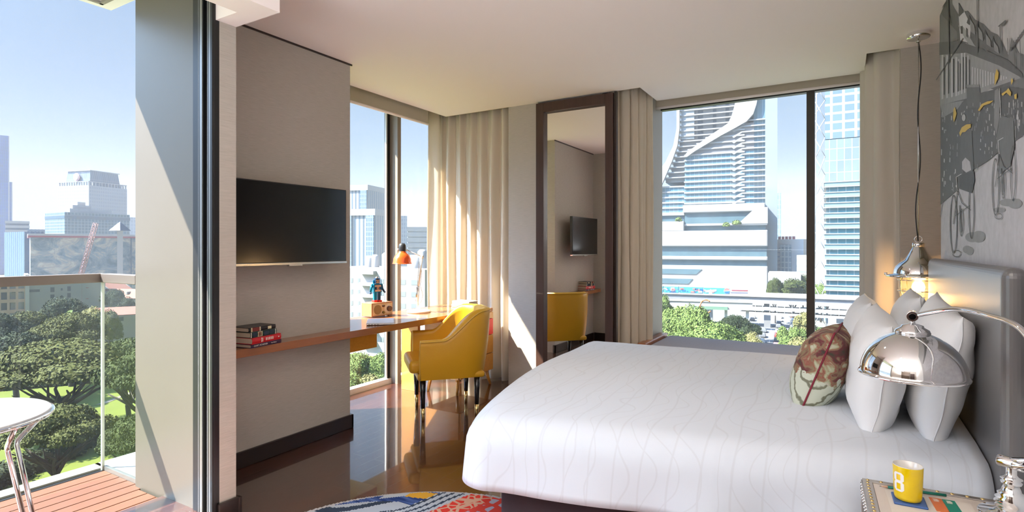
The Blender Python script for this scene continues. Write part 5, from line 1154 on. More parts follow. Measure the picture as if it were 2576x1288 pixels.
b = MB(); b.box((-w0 / 2, -15, 0), (w0 / 2 + 0.3, 12, 29.35 + (HY - 376) * 600 / 1405), cobalt); b.build('step', None, bt)
b = MB(); b.box((-w0 / 2, -17, 0), (w0 / 2 + 2.6, 10, 29.35 + (HY - 456) * 600 / 1405), cobalt); b.build('step', None, bt)
b = MB()
for x in (w0 / 2 - 8.4, w0 / 2 - 0.5, w0 / 2 + 2.1): b.box((x, -17.7, 0), (x + 0.7, -17, 29.35 + (HY - (456 if x > w0 / 2 else 340)) * 600 / 1405), wht)
b.build('white_fins', None, bt)
hotf = facade('pale_banded_facade', (0.1102, 0.1455, 0.1852), (0.1985, 0.2249, 0.2558), 1.7, 3.1, 0.62, rough=0.3)
crf = facade('crown_glass', (0.0794, 0.1191, 0.1588), (0.1676, 0.1985, 0.2293), 1.8, 30, 0.15, rough=0.3)
def crown(r, w, d, h):
    b = MB(); z0 = h; s0 = w * 0.40
    b.box((-s0, -s0, z0), (s0, s0, z0 + 13.5), crf, taper=0.90); b.build('tapered_crown', None, r)
    b = MB(); b.box((-s0 * 0.97, -s0 * 0.97, z0 + 13.5), (s0 * 0.97, s0 * 0.97, z0 + 14.1), pale); b.build('roof_ring', None, r)
    b = MB(); n = 12
    for k in range(n + 1):
        x = -w / 2 + 1 + (w - 2) * k / n
        for yy in (-d / 2 + 0.2, d / 2 - 1): b.box((x - 0.35, yy, z0), (x + 0.35, yy + 0.8, z0 + 3.0), pale)
        b.box((-w / 2 + 0.2, x - 0.35, z0), (-w / 2 + 1, x + 0.35, z0 + 3), pale); b.box((w / 2 - 1, x - 0.35, z0), (w / 2 - 0.2, x + 0.35, z0 + 3), pale)
    b.box((-w / 2, -d / 2, z0 + 3), (w / 2, -d / 2 + 1, z0 + 3.6), pale); b.box((w / 2 - 1, -d / 2, z0 + 3), (w / 2, d / 2, z0 + 3.6), pale); b.box((-w / 2, -d / 2, z0 + 3), (-w / 2 + 1, d / 2, z0 + 3.6), pale); b.build('parapet', None, r)
    b = MB(); b.tube([(-s0 * 1.0, 0.5, z0 + 8.0), (-s0 * 1.0 - 0.7, 0.5, z0 + 8.0)], 3.6, 28, mat('emblem_red', (0.3308, 0.1985, 0.2205), rough=0.5)); b.tube([(-s0 - 0.6, 0.5, z0 + 8.0), (-s0 - 1.0, 0.5, z0 + 8.0)], 2.5, 28, wht); b.build('round_emblem', None, r)
hot = tower('office_tower', 'pale blue office tower with a tapered crown in the far skyline', 184, 286, 500, 468, hotf, 36, rot=radians(38), extra=crown)
dkf = facade('dark_glass_grid', (0.0441, 0.0970, 0.1235), (0.1323, 0.1852, 0.2117), 2.2, 2.2, 0.22, rough=0.2)
def dke(r, w, d, h):
    b = MB(); b.box((-w / 2 - 0.2, -d / 2 - 0.2, h - 4.8), (w / 2 + 0.2, d / 2 + 0.2, h - 2.4), mat('dark_band', (0.0265, 0.0617, 0.0882), rough=0.3)); b.build('dark_band', None, r)
    b = MB(); b.box((-w * 0.36, -8, h), (w * 0.28, 8, h + 3.2), pale); b.box((-w * 0.30, -6, h + 3.2), (-w * 0.02, 6, h + 6.0), pale); b.box((-w * 0.22, -5, h + 6), (-w * 0.10, 4, h + 8.5), wht); b.build('roof_plant', None, r)
tower('office_block', 'dark green glass office block below the crowned tower', 150, 296, 420, 536, dkf, 30, rot=radians(24), extra=dke)
def mallmat():
    m, n, b_ = newmat('painted_reflection_glass'); L = n.links; N = n.nodes; t = N.new('ShaderNodeTexCoord'); mp_ = N.new('ShaderNodeMapping'); L.new(t.outputs['Object'], mp_.inputs[0]); mp_.inputs['Scale'].default_value = (1, 1, 1.5)
    z = N.new('ShaderNodeTexNoise'); z.inputs['Scale'].default_value = 0.09; z.inputs['Detail'].default_value = 8; z.inputs['Roughness'].default_value = 0.72; z.inputs['Distortion'].default_value = 1.5; L.new(mp_.outputs[0], z.inputs[0]); r = N.new('ShaderNodeValToRGB'); L.new(z.outputs['Fac'], r.inputs[0])
    e = r.color_ramp.elements; e[0].position = 0.36; e[0].color = (0.053, 0.097, 0.123, 1); e[1].position = 0.62; e[1].color = (0.353, 0.353, 0.318, 1); q = e.new(0.5); q.color = (0.159, 0.203, 0.220, 1); q = e.new(0.55); q.color = (0.265, 0.247, 0.220, 1)  # ramp of noise tones paints the reflections into the glass colour
    L.new(r.outputs[0], b_.inputs['Base Color']); b_.inputs['Roughness'].default_value = 0.5; return m
mall = mallmat(); redr = mat('red_roof_edge', (0.2205, 0.0573, 0.0662), rough=0.6)
def malle(r, w, d, h):
    b = MB(); b.box((-w / 2 - 1, -d / 2 - 1.5, h), (w / 2 + 1, d / 2, h + 1.0), wht); b.box((-w / 2 - 1, -d / 2 - 1.6, h - 0.9), (w / 2 + 1, d / 2, h), redr); b.build('roof_edge', None, r)
    b = MB()
    for k in range(2): x = w * (0.5 - 0.02 - 0.10 * k); b.box((x, -d / 2 - 1, -2), (x + 0.5, -d / 2 - 0.5, h), mat('steel_post', (0.0441, 0.0794, 0.1102), rough=0.5))
    b.build('post', None, r)
tower('shopping_mall', 'low shopping mall with rippled mirror glass and a red and white roof edge', 104, 330, 300, 594, mall, 40, rot=radians(4), extra=malle)
tower('office_block', 'narrow blue glass block left of the mirror glass mall', 40, 80, 320, 583, facade('steel_blue', (0.0265, 0.0706, 0.1411), (0.0706, 0.1323, 0.2117), 2.5, 60, 0.3), 26, rot=radians(20))
tower('apartment_block', 'white block with dark window bands right of the blue skyscraper', 22, 66, 430, 556, mat('dark_window_band', (0.0441, 0.0706, 0.0970), rough=0.4), 24, bands=(3.4, 1.9, wht))
tower('apartment_block', 'dotted grey apartment block behind the left end of the mall', 74, 108, 330, 577, facade('dots', (0.0970, 0.1411, 0.1852), (0.2205, 0.2558, 0.2734), 1.6, 2.8, 0.5), 20)
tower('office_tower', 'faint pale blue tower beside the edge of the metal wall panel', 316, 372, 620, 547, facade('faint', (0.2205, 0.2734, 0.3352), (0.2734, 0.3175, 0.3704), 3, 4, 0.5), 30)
def tow(r, w, d, h):
    b = MB(); b.lathe([(4.6, h), (0.8, h + 3.8), (0, h + 4.4)], (0, 0, 0), 4, mat('slate', (0.0706, 0.0970, 0.1235), rough=0.6), smooth=False); b.build('pyramid_roof', None, r)
tower('clock_tower', 'small tower with a pyramid roof above the right end of the mall', 296, 308, 280, 580, wht, 3, extra=tow)
# crane
cr = thing('tower_crane', 'red and white lattice crane rising in front of the mall and grey building', 'crane', tuple(far(204, 205)[:2]) + (G,), TH)
def lattice(p0, p1, w, step, m_, rr):
    p0, p1 = Vector(p0), Vector(p1); d = (p1 - p0); n_ = max(2, int(d.length / step)); dn = d.normalized(); u = dn.cross(Vector((0, 1, 0))).normalized() * w / 2; v = dn.cross(u).normalized() * w / 2; q = MB()
    C = [u + v, u - v, -u - v, -u + v]
    for c_ in C: q.tube([p0 + c_, p1 + c_], rr, 5, m_)
    for i in range(n_):
        a_, b_ = p0 + d * (i / n_), p0 + d * ((i + 1) / n_)
        for k in range(4): q.tube([a_ + C[k], b_ + C[(k + 1) % 4]], rr * 0.7, 4, m_); q.tube([b_ + C[k], b_ + C[(k + 1) % 4]], rr * 0.7, 4, m_)
    return q
crm_ = mat('crane_red', (0.2205, 0.0441, 0.0485), rough=0.6); zc = 29.35 + (HY - 690) * 205 / 1405
lattice((0, 0, 0), (0, 0, zc), 1.9, 2.2, crm_, 0.16).build('mast', None, cr)
lattice((0, 0, zc), (5.4, 0, 29.35 + (HY - 562) * 205 / 1405), 1.1, 1.6, mat('crane_pale', (0.3087, 0.1852, 0.1852), rough=0.6), 0.10).build('jib', None, cr)
for zz in (zc - 5, zc - 9, zc - 15):
    b = MB(); b.box((-2.6, -0.3, zz), (2.6, 0.3, zz + 0.15), crm_); b.build('platform', None, cr)
# peach balconied building and grey building
peach = mat('peach_render', (0.3175, 0.2205, 0.1764), rough=0.8); dwin = mat('dark_window', (0.0309, 0.0397, 0.0529), rough=0.3)
def pch(r, w, d, h):
    b = MB(); z = h - 1.0
    while z > 2:
        b.box((-w / 2 - 0.8, -d / 2 - 1.2, z - 0.2), (w / 2, -d / 2, z + 0.9), peach); z -= 3.6
    b.build('balcony_front', None, r)
    n = 6; b = MB()
    for k in range(n + 1): x = -w / 2 + w * k / n; b.box((x - 0.35, -d / 2 - 1.1, 0), (x + 0.35, -d / 2, h), peach)
    b.build('pier', None, r)
    b = MB(); b.box((w / 2 - 0.1, -d / 2 - 1.3, 0), (w / 2 + 1.0, d / 2, h + 1), wht); b.build('end_wall', None, r)
tower('apartment_building', 'peach apartment building with recessed balconies below the handrail', -50, 48, 190, 700, dwin, 14, extra=pch)
def gry(r, w, d, h):
    b = MB()
    for (x0, x1, z0, z1) in ((-0.49, -0.43, -3.0, -5.4), ):
        pass
    for (p0, p1, y0, y1) in ((60, 80, 726, 732), (88, 112, 726, 732), (132, 140, 722, 734), (132, 140, 740, 750), (152, 156, 725, 731), (152, 156, 743, 749), (165, 172, 721, 733), (165, 172, 738, 750)):
        xx0 = (p0 - 150) * 200 / 1405; xx1 = (p1 - 150) * 200 / 1405; b.box((xx0, -d / 2 - 0.05, 29.35 + (HY - y1) * 200 / 1405), (xx1, -d / 2 + 0.2, 29.35 + (HY - y0) * 200 / 1405), dwin)
    b.build('window', None, r)
tower('plain_building', 'plain grey building with few small windows behind the park trees', 57, 243, 200, 700, mat('light_grey_render', (0.1940, 0.1985, 0.2029), rough=0.85), 16, extra=gry)
# red roofed houses
tile = mat('red_roof_tiles', (0.1852, 0.0662, 0.0441), rough=0.8, var=0.2, vscale=2); hw = mat('house_wall', (0.2205, 0.2161, 0.2029), rough=0.8)
def house(label, px, t, w, d, eave, ridge, rot, dorm=0):
    c = far(px, t); r = thing('house', label, 'house', (c.x, c.y, G), TH + rot, group='red roofed houses beyond the park'); h0 = 29.35 + (HY - eave) * t / 1405; h1 = 29.35 + (HY - ridge) * t / 1405
    b = MB(); b.box((-w / 2, -d / 2, 0), (w / 2, d / 2, h0), hw); b.add([(-w / 2, -d / 2, h0), (-w / 2, d / 2, h0), (-w / 2, 0, h1)], [(0, 1, 2)], hw); b.add([(w / 2, -d / 2, h0), (w / 2, d / 2, h0), (w / 2, 0, h1)], [(0, 2, 1)], hw); b.build('walls', None, r)
    b = MB(); e = 0.7
    for s_ in (-1, 1): b.add([(-w / 2 - e, s_ * (d / 2 + e), h0 - 0.4), (w / 2 + e, s_ * (d / 2 + e), h0 - 0.4), (w / 2 + e, 0, h1 + 0.1), (-w / 2 - e, 0, h1 + 0.1)], [(0, 1, 2, 3)], tile)
    b.build('roof', None, r, solid=0.25)
    b = MB()
    for s_ in (-1, 1):
        for x in (-w / 2 - e, w / 2 + e): b.tube([(x, s_ * (d / 2 + e), h0 - 0.25), (x, 0, h1 + 0.25)], 0.16, 5, wht)
    b.build('barge_board', None, r)
    for k in range(dorm): b = MB(); x = -w * 0.3 + k * w * 0.22; zz = h0 + (h1 - h0) * 0.35; b.box((x - 0.3, -d * 0.38, zz), (x + 0.3, -d * 0.2, zz + 1.1), wht); b.build('dormer', None, r)
    b = MB(); b.box((-1.8, -d / 2 - 0.05, h0 - 2.2), (-0.4, -d / 2 + 0.1, h0 - 1.0), dwin); b.box((0.4, -d / 2 - 0.05, h0 - 2.2), (1.8, -d / 2 + 0.1, h0 - 1.0), dwin); b.build('window', None, r)
house('red roofed house with white dormers right of the balustrade corner', 320, 215, 20, 9, 745, 728, radians(-8), 3)
house('red roofed house with its gable turned to the park, behind the glass corner', 268, 235, 9, 16, 730, 704, radians(80))
house('lower red roof among the trees below the other red roofs', 296, 168, 12, 8, 786, 774, radians(30))

# ---- beyond the desk window
stripe = facade('blue_white_stripes', (0.1058, 0.1499, 0.1940), (0.2734, 0.2822, 0.2911), 2.9, 400, 0.85, rough=0.35)
def twin(side):
    def f(r, w, d, h):
        b = MB(); b.box((-w / 2 - 0.4, -d / 2 - 0.8, h - 4), (w / 2 + 0.4, d / 2, h), wht); b.box((-w / 2 - 0.4, -d / 2 - 0.8, 0), (-w / 2 + 4.0, -d / 2, h), wht); b.build('white_frame', None, r)
        b = MB(); g_ = facade('blue_windows', (0.0970, 0.1588, 0.2293), (0.1852, 0.2426, 0.2999), 1.5, 3.0, 0.3)
        b.box((w / 2 - 6, -d / 2 - 0.9, 0), (w / 2 - 0.6, -d / 2, h - 4), g_)
        if side: b.box((-w / 2 + 1.0, -d / 2 - 0.95, 0), (-w / 2 + 5.5, -d / 2, h - 4), g_)
        b.build('glass_strip', None, r)
    return f
tower('office_tower', 'nearer white office tower with vertical stripes seen through the desk window', 888, 975, 350, 526, stripe, 26, rot=radians(-30), extra=twin(True))
tower('office_tower', 'farther white striped office tower rising behind the nearer striped one', 866, 952, 420, 466, stripe, 26, rot=radians(-30), extra=twin(False))
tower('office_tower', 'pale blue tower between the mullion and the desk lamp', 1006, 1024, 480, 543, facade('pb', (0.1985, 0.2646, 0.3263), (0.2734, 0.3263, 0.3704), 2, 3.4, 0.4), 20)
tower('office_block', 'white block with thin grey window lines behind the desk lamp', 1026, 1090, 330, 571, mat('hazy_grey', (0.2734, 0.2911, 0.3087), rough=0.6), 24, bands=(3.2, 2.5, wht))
def apt(r, w, d, h):
    q = MB(); g1 = mat('apartment_window', (0.1676, 0.1896, 0.1985), rough=0.4)
    z = h - 4
    while z > 3:
        for (x0, x1) in ((-0.49, -0.40), (-0.33, -0.23), (-0.19, -0.17), (-0.12, -0.10), (0.10, 0.13), (0.17, 0.23), (0.27, 0.33), (0.38, 0.44)):
            q.box((x0 * w, -d / 2 - 0.05, z), (x1 * w, -d / 2 + 0.1, z + 1.3), g1)
        z -= 3.1
    q.build('window', None, r)
    q = MB(); z = h - 1
    while z > 1:
        q.box((-w / 2, -d / 2 - 0.9, z - 0.5), (-0.36 * w, -d / 2, z + 0.4), wht); q.box((-0.08 * w, -d / 2 - 1.3, z - 0.5), (0.06 * w, -d / 2, z + 0.4), wht); z -= 3.1
    q.build('balcony_slab', None, r)
    for (x, rr, hh_) in ((-0.22, 1.3, 2.6), (-0.16, 1.1, 3.0), (-0.02, 2.0, 3.8), (0.24, 2.4, 3.0), (0.30, 1.3, 4.5)):
        q = MB(); q.lathe([(rr, h), (rr, h + hh_), (rr * 0.6, h + hh_ + 0.6), (0, h + hh_ + 0.7)], (x * w, 0, 0), 16, wht); q.build('water_tank', None, r)
tower('apartment_building', 'bright white apartment building with small grey windows below the striped towers', 818, 1150, 150, 676, wht, 18, rot=radians(-38), extra=apt)
for k, (px, py, t, w, lf, lab) in enumerate([(905, 905, 100, 110, 3, 'light green tree at the left bottom of the desk window'), (965, 900, 98, 90, 3, 'light green tree beside the desk window mullion'), (1010, 895, 108, 90, 1, 'green tree behind the desk leg panel'), (930, 960, 86, 110, 4, 'yellowish tree at the lowest part of the desk window'), (880, 960, 84, 90, 3, 'green tree hidden partly by the television wall corner')]):
    s_ = w * t / 1405 / 2 / 4.6; ztop = 1.35 - (py - HY - w * 0.2) * t / 1405; p = far(px, t); tree('street', lf, k + 2, p.x, p.y, s_, lab, 'trees below the desk window', sz=max(0.8, (ztop - G) / (10.6 * s_)))

# ---- beyond the bed window: the big curved tower
t0 = 330.0; cen = far(1800, t0); RT = radians(8)
bigt = thing('curved_tower', 'huge tower under construction with white sweeping ribbons and a podium', 'building', (cen.x, cen.y, G), TH - radians(24))
sc_ = t0 / 1405
def bx(px): return (px - 1800) * sc_ * 1.02
def bz(py): return 29.35 + (HY - py) * sc_
gl1 = facade('tower_glass', (0.055, 0.135, 0.19), (0.13, 0.21, 0.26), 2.4, 60, 0.12, rough=0.25, second=(0.1058, 0.1499, 0.1720)); concr = mat('raw_concrete', (0.1499, 0.1499, 0.1588), rough=0.9, var=0.15, vscale=0.3); slab = mat('white_slab_edge', (0.212, 0.215, 0.222), rough=0.7); shell_ = mat('white_cladding', (0.247, 0.247, 0.250), rough=0.45)
def leftedge(py):
    P = ((200, 1722), (330, 1722), (380, 1714), (430, 1696), (480, 1668), (520, 1652), (620, 1648))
    for (a0, x0), (a1, x1) in zip(P[:-1], P[1:]):
        if py <= a1: return x0 + (x1 - x0) * (py - a0) / (a1 - a0)
    return P[-1][1]
def sweep(py):      # ribbon: right boundary of the raw core, left boundary of the glazed body
    P = ((200, 1905), (250, 1898), (300, 1888), (325, 1866), (345, 1830), (370, 1782), (400, 1736), (420, 1735), (700, 1735))
    for (a0, x0), (a1, x1) in zip(P[:-1], P[1:]):
        if py <= a1: return x0 + (x1 - x0) * (py - a0) / (a1 - a0)
    return P[-1][1]
DP = 30.0
core, slabs, glz, gsl = MB(), MB(), MB(), MB()
py = 196
while py < 452:       # raw concrete core with slabs
    x0, x1 = bx(leftedge(py + 6)), bx(min(1905, sweep(py + 6)))
    core.box((x0 + 1.5, -DP / 2 + 1.6, bz(py + 12.6)), (max(x0 + 2, x1), DP / 2, bz(py)), concr)
    slabs.box((x0, -DP / 2, bz(py + 2.6)), (max(x0 + 1, x1), DP / 2, bz(py)), slab); py += 12.6
core.build('concrete_core', None, bigt); slabs.build('floor_slabs', None, bigt)
q = MB(); rn = random.Random(8)
for k in range(20):
    for (a0, a1) in ((1764, 1776), (1798, 1806), (1826, 1834)):
        if sweep(206 + k * 12.6) > a1 + 10: q.box((bx(a0), -DP / 2 + 1.4, bz(206 + k * 12.6)), (bx(a1), -DP / 2 + 1.7, bz(199.5 + k * 12.6)), dwin)
q.build('opening', None, bigt)
q = MB(); q.box((bx(1726), -DP / 2 + 0.6, bz(356)), (bx(1756), -DP / 2 + 1.7, bz(284)), pale); q.build('infill_panel', None, bigt)
py = 330
while py < 520:       # glazed body with white slab lines
    x0 = bx(max(1735, sweep(py + 13))); 
    glz.box((x0, -DP / 2 - 1.2, bz(py + 13)), (bx(1888), DP / 2, bz(py)), gl1 if py > 395 else concr)
    gsl.box((x0 - 0.3, -DP / 2 - 1.9, bz(py + 3.6)), (bx(1868), -DP / 2 - 1.0, bz(py)), slab)
    gsl.add([(bx(1845), -DP / 2 - 1.95, bz(py + 7.5)), (bx(1862), -DP / 2 - 1.95, bz(py - 3.5)), (bx(1862), -DP / 2 - 1.95, bz(py - 7)), (bx(1841), -DP / 2 - 1.95, bz(py + 4))], [(0, 1, 2, 3)], slab)
    gsl.box((bx(1862), -DP / 2 - 2.0, bz(py - 4)), (bx(1911), -DP / 2 - 1.0, bz(py - 7)), slab)
    py += 13.1
glz.build('glazed_body', None, bigt); gsl.build('slab_lines', None, bigt)
q = MB(); py = 470      # left lower wing
while py < 545:
    q.box((bx(1650), -DP / 2 + 1.0, bz(py + 13)), (bx(1735), DP / 2, bz(py)), gl1); q.box((bx(1650), -DP / 2 + 0.4, bz(py + 3.5)), (bx(1734), -DP / 2 + 1.0, bz(py)), slab); py += 13.1
q.build('left_wing', None, bigt)
q = MB(); q.box((bx(1887), -DP / 2 - 0.8, bz(525)), (bx(1911), DP / 2, bz(196)), gl1); q.build('stair_bay', None, bigt)
q = MB(); q.box((bx(1911), -DP / 2 - 2.6, 0), (bx(1936), -4, bz(180)), mat('side_tower_grey', (0.1455, 0.1764, 0.2029), rough=0.8, var=0.1, vscale=0.2)); q.build('side_tower', None, bigt)
# white ribbons
def ribbon(Pl, name, y0, th):
    n = len(Pl); q = MB(); vs = []
    for (xa, xb, py_) in Pl: vs += [(bx(xa), y0, bz(py_)), (bx(xb), y0, bz(py_)), (bx(xb), y0 + th, bz(py_)), (bx(xa), y0 + th, bz(py_))]
    fs = []
    for i in range(n - 1):
        for k in range(4): fs.append((4 * i + k, 4 * i + (k + 1) % 4, 4 * i + 4 + (k + 1) % 4, 4 * i + 4 + k))
    fs += [(0, 3, 2, 1), (4 * n - 4, 4 * n - 3, 4 * n - 2, 4 * n - 1)]; q.add(vs, fs, shell_, False); q.build(name, None, bigt)
ribbon([(1716, 1723, 200), (1716, 1723, 330), (1708, 1718, 372), (1690, 1705, 410), (1664, 1690, 445), (1640, 1676, 478), (1640, 1668, 492), (1640, 1664, 500)], 'left_ribbon', -DP / 2 - 1.5, 3)
ribbon([(1858, 1906, 200), (1858, 1902, 240), (1850, 1896, 270), (1846, 1893, 290), (1840, 1886, 312), (1833, 1872, 328), (1812, 1846, 342), (1790, 1818, 356), (1765, 1786, 374), (1742, 1758, 390), (1733, 1741, 402)], 'sweeping_ribbon', -DP / 2 - 3.2, 3)
q = MB(); 
for k in range(4): q.box((bx(1861), -DP / 2 - 3.3, bz(262 - k * 17)), (bx(1899), -DP / 2 - 3.1, bz(254 - k * 17)), concr)
q.build('ribbon_opening', None, bigt)
# podium bands: (px0, px1, py top, py bottom, material, forward)
podg = mat('podium_glass', (0.06, 0.105, 0.13), rough=0.25, var=0.25, vscale=0.2); tex = mat('textured_white_panel', (0.219, 0.219, 0.222), rough=0.7, var=0.06, vscale=1.5)
pb = [(1735, 1911, 521, 540, tex, 3.0), (1738, 1885, 540, 566, podg, 1.6), (1730, 1915, 566, 571, shell_, 3.4), (1700, 1912, 571, 583, podg, 1.8), (1600, 1916, 583, 620, tex, 5.0), (1600, 1914, 620, 643, podg, 3.4), (1600, 1916, 643, 652, tex, 5.0), (1600, 1914, 652, 665, podg, 3.4), (1600, 1916, 665, 735, tex, 5.0), (1600, 1737, 545, 560, podg, 1.0), (1600, 1737, 539, 545, shell_, 2.0), (1600, 1738, 560, 584, tex, 4.6)]
for (a0, a1, y0, y1, m_, fw) in pb:
    q = MB(); q.box((bx(a0), -DP / 2 - fw - 6, bz(y1)), (bx(a1), DP / 2 + 8, bz(y0)), m_); q.build('podium_window_band' if m_ is podg else 'podium_panel', None, bigt, bevel=0.5 if m_ is tex else 0)
yf = -DP / 2 - 11.15
q = MB()
for P_ in ([(1600, 674), (1778, 674), (1765, 686), (1640, 686)], [(1600, 697), (1758, 697), (1748, 709), (1600, 709)]): q.add([(bx(x), yf, bz(y)) for x, y in P_] , [(0, 1, 2, 3)], podg)
q.build('slanted_window', None, bigt, solid=0.3)
q = MB(); q.add([(bx(x), -DP / 2 - 9.45, bz(y)) for x, y in ((1855, 568), (1892, 531), (1916, 531), (1916, 568))], [(0, 1, 2, 3)], tex); q.build('slanted_panel', None, bigt, solid=0.4)
q = MB(); q.box((bx(1862), -DP / 2 - 9.6, 0), (bx(1864), -DP / 2 - 9.2, bz(665)), concr); q.box((bx(1866), -DP / 2 - 9.9, 0), (bx(1916), -DP / 2 - 9.5, bz(735)), tex); q.build('podium_base', None, bigt)
# plants on the podium terraces
for k, (px, pyy, w) in enumerate(((1680, 556, 12), (1725, 556, 14), (1830, 570, 16), (1852, 566, 20))):
    c_ = bigt.matrix_world if False else None
    lob = [(0, 0, 1.0, w * sc_ / 2, w * sc_ / 2, 1.8)]
    o = crown_mesh(lob, 260, 0.4, k, greens[3]).build('terrace_shrub', None, None)
    ca, sa = cos(TH - radians(24)), sin(TH - radians(24)); lx, ly = bx(px), -DP / 2 - 9.0
    o.location = (cen.x + lx * ca - ly * sa, cen.y + lx * sa + ly * ca, G + bz(pyy + 6)); tag(o, ('green shrub on the terrace at the left of the podium', 'green shrub left of the sloped podium glass', 'dry shrub on the upper podium terrace', 'green shrub next to the dry shrub on the podium terrace')[k], 'shrub')

# teal tower, white building, right glass tower
tower('office_tower', 'teal glass tower just right of the curved tower', 1934, 1963, 460, 493, facade('teal_glass', (0.0441, 0.1852, 0.2029), (0.2734, 0.3528, 0.3616), 60, 4.2, 0.7, rough=0.25), 24)
tower('office_tower', 'narrow grey blue slab tower attached to the teal tower', 1950, 1964, 455, 486, facade('gb', (0.1323, 0.1852, 0.2293), (0.1764, 0.2293, 0.2646), 3, 4, 0.3), 20)
def wb(r, w, d, h):
    q = MB(); q.box((-0.05 * w, -d / 2 - 0.5, 2), (0.22 * w, -d / 2, h - 3), facade('wbg', (0.1764, 0.2293, 0.2646), (0.2646, 0.3087, 0.3352), 2, 3, 0.3)); q.build('glass_strip', None, r)
    q = MB()
    for k in range(12): q.box((-0.30 * w, -d / 2 - 0.3, 3 + k * 2.3), (-0.06 * w, -d / 2, 3.7 + k * 2.3), mat('grey_line', (0.1985, 0.2205, 0.2426), rough=0.5) if k == 0 else bpy.data.materials['grey_line'])
    q.build('window_line', None, r)
    q = MB(); 
    for k in range(5): q.box((-0.10 * w + k * 1.9, -d / 2, h), (-0.10 * w + k * 1.9 + 1.2, -d / 2 + 1, h + 1.6), redr)
    q.build('roof_sign', None, r)
tower('office_building', 'white office building with red marks on its roof below the teal tower', 1930, 2032, 310, 602, wht, 14, rot=radians(-22), extra=wb)
tower('low_building', 'low white flat roofed building between trees beyond the railway', 1936, 2010, 250, 688, wht, 24)
tower('low_building', 'small white building with striped floors right of the white office building', 2006, 2036, 290, 642, facade('wh2', (0.2205, 0.2426, 0.2646), (0.3528, 0.3528, 0.3616), 40, 3, 0.8), 14)
tower('low_building', 'distant white rooftops seen right of the window mullion', 2050, 2092, 420, 640, wht, 20)
glt = facade('right_tower_glass', (0.025, 0.13, 0.175), (0.15, 0.25, 0.28), 2.6, 60, 0.10, rough=0.2, second=(0.0882, 0.1411, 0.1588)); t1 = 205.0; s1 = t1 / 1405
def rt(r, w, d, h):
    q = MB(); q2 = MB(); q3 = MB(); z = 29.35 + (HY - 838) * s1; n = 0
    while z < 29.35 + (HY - 455) * s1:
        q.box((-w / 2 - 0.5, -d / 2 - 0.6, z), (w / 2 + 0.5, d / 2 + 0.3, z + 1.7), mat('spandrel', (0.14, 0.24, 0.265), rough=0.3) if n == 0 else bpy.data.materials['spandrel']); q2.box((-w / 2 - 0.8, -d / 2 - 0.9, z + 1.65), (w / 2 + 0.8, d / 2 + 0.5, z + 1.95), wht); q2.box((-w / 2 - 0.8, -d / 2 - 0.9, z - 0.15), (w / 2 + 0.8, d / 2 + 0.5, z + 0.1), wht); z += 3.86; n += 1
    q.build('spandrel_band', None, r); q2.build('white_ledge', None, r)
    z0, z1 = 29.35 + (HY - 345) * s1, h; q3 = MB(); ug = facade('upper_grid', (0.1058, 0.1588, 0.2117), (0.2646, 0.2822, 0.2999), 3.9, 3.3, 0.42, rough=0.25)
    q3.box((-w / 2 - 0.4, -d / 2 - 0.5, z0), (w / 2 + 0.4, d / 2, z1), ug); q3.build('upper_grid', None, r)
    q3 = MB(); q3.box((-w / 2 - 0.4, -d / 2 - 0.5, 29.35 + (HY - 455) * s1), (w / 2 - 7, d / 2, z0 - 0.3), facade('mid_screen', (0.1411, 0.1852, 0.2117), (0.2029, 0.2381, 0.2646), 2.4, 4.4, 0.14, rough=0.2)); q3.build('glass_screen', None, r)
    q = MB(); x = -w / 2 - 0.6; zz = 29.35 + (HY - 820) * s1; k = 0
    while zz < 29.35 + (HY - 230) * s1:
        q.tube([(x - 3.2 + 1.2 * sin(k), -d / 2 - 0.5, zz), (x + 0.2, -d / 2 - 0.5, zz + 7)], 0.14, 5, wht); q.tube([(x + 0.2, -d / 2 - 0.5, zz), (x - 3.2, -d / 2 - 0.5, zz + 7)], 0.14, 5, wht); zz += 7; k += 1
    q.tube([(x - 3.4, -d / 2 - 0.5, 29.35 + (HY - 830) * s1), (x - 2.6, -d / 2 - 0.5, 29.35 + (HY - 220) * s1)], 0.18, 6, wht); q.build('bracing', None, r)
tower('glass_tower', 'teal glass tower with white floor ledges right of the window mullion', 2084, 2215, t1, 150, glt, 30, rot=radians(2), extra=rt)
tower('low_building', 'white building at the foot of the right glass tower', 2090, 2180, 175, 782, wht, 14, extra=lambda r, w, d, h: MB().box((-w * 0.3, -d / 2 - 0.1, h - 4), (-w * 0.1, -d / 2 + 0.1, h - 2.4), dwin).box((w * 0.0, -d / 2 - 0.1, h - 4), (w * 0.2, -d / 2 + 0.1, h - 2.4), dwin).build('window', None, r))
# ---- elevated railway, train, skywalk (all run across the view)
def across(name, label, cat, px0, px1, t, rot=0.0):
    c = far((px0 + px1) / 2, t); return thing(name, label, cat, (c.x, c.y, 0), atan2(c.y, c.x) - pi / 2 + rot), (px1 - px0) / 2 * t / 1405
def zz_(py, t): return 1.35 + (HY - py) * t / 1405
vi, hw_ = across('railway_viaduct', 'elevated concrete railway viaduct crossing in front of the curved tower', 'bridge', 1560, 2300, 205)
b = MB(); b.box((-hw_, -4.5, zz_(757, 205)), (hw_, 4.5, zz_(744, 205)), mat('viaduct_side', (0.1588, 0.1676, 0.1852), rough=0.8)); b.build('girder', None, vi)
b = MB(); b.box((-hw_, -5.0, zz_(745, 205)), (hw_, -4.5, zz_(734, 205)), facade('parapet_panels', (0.3528, 0.3396, 0.3263), (0.2205, 0.2117, 0.2029), 1.9, 9, 0.04)); b.build('parapet', None, vi)
for k in range(6):
    x = -hw_ + 14 + k * 20; b = MB(); b.box((x - 1.1, -1.1, G), (x + 1.1, 1.1, zz_(757, 205)), greyc); b.build('pier', None, vi)
tr, hw2 = across('train', 'light blue passenger train with printed adverts on the elevated railway', 'train', 1640, 1874, 203)
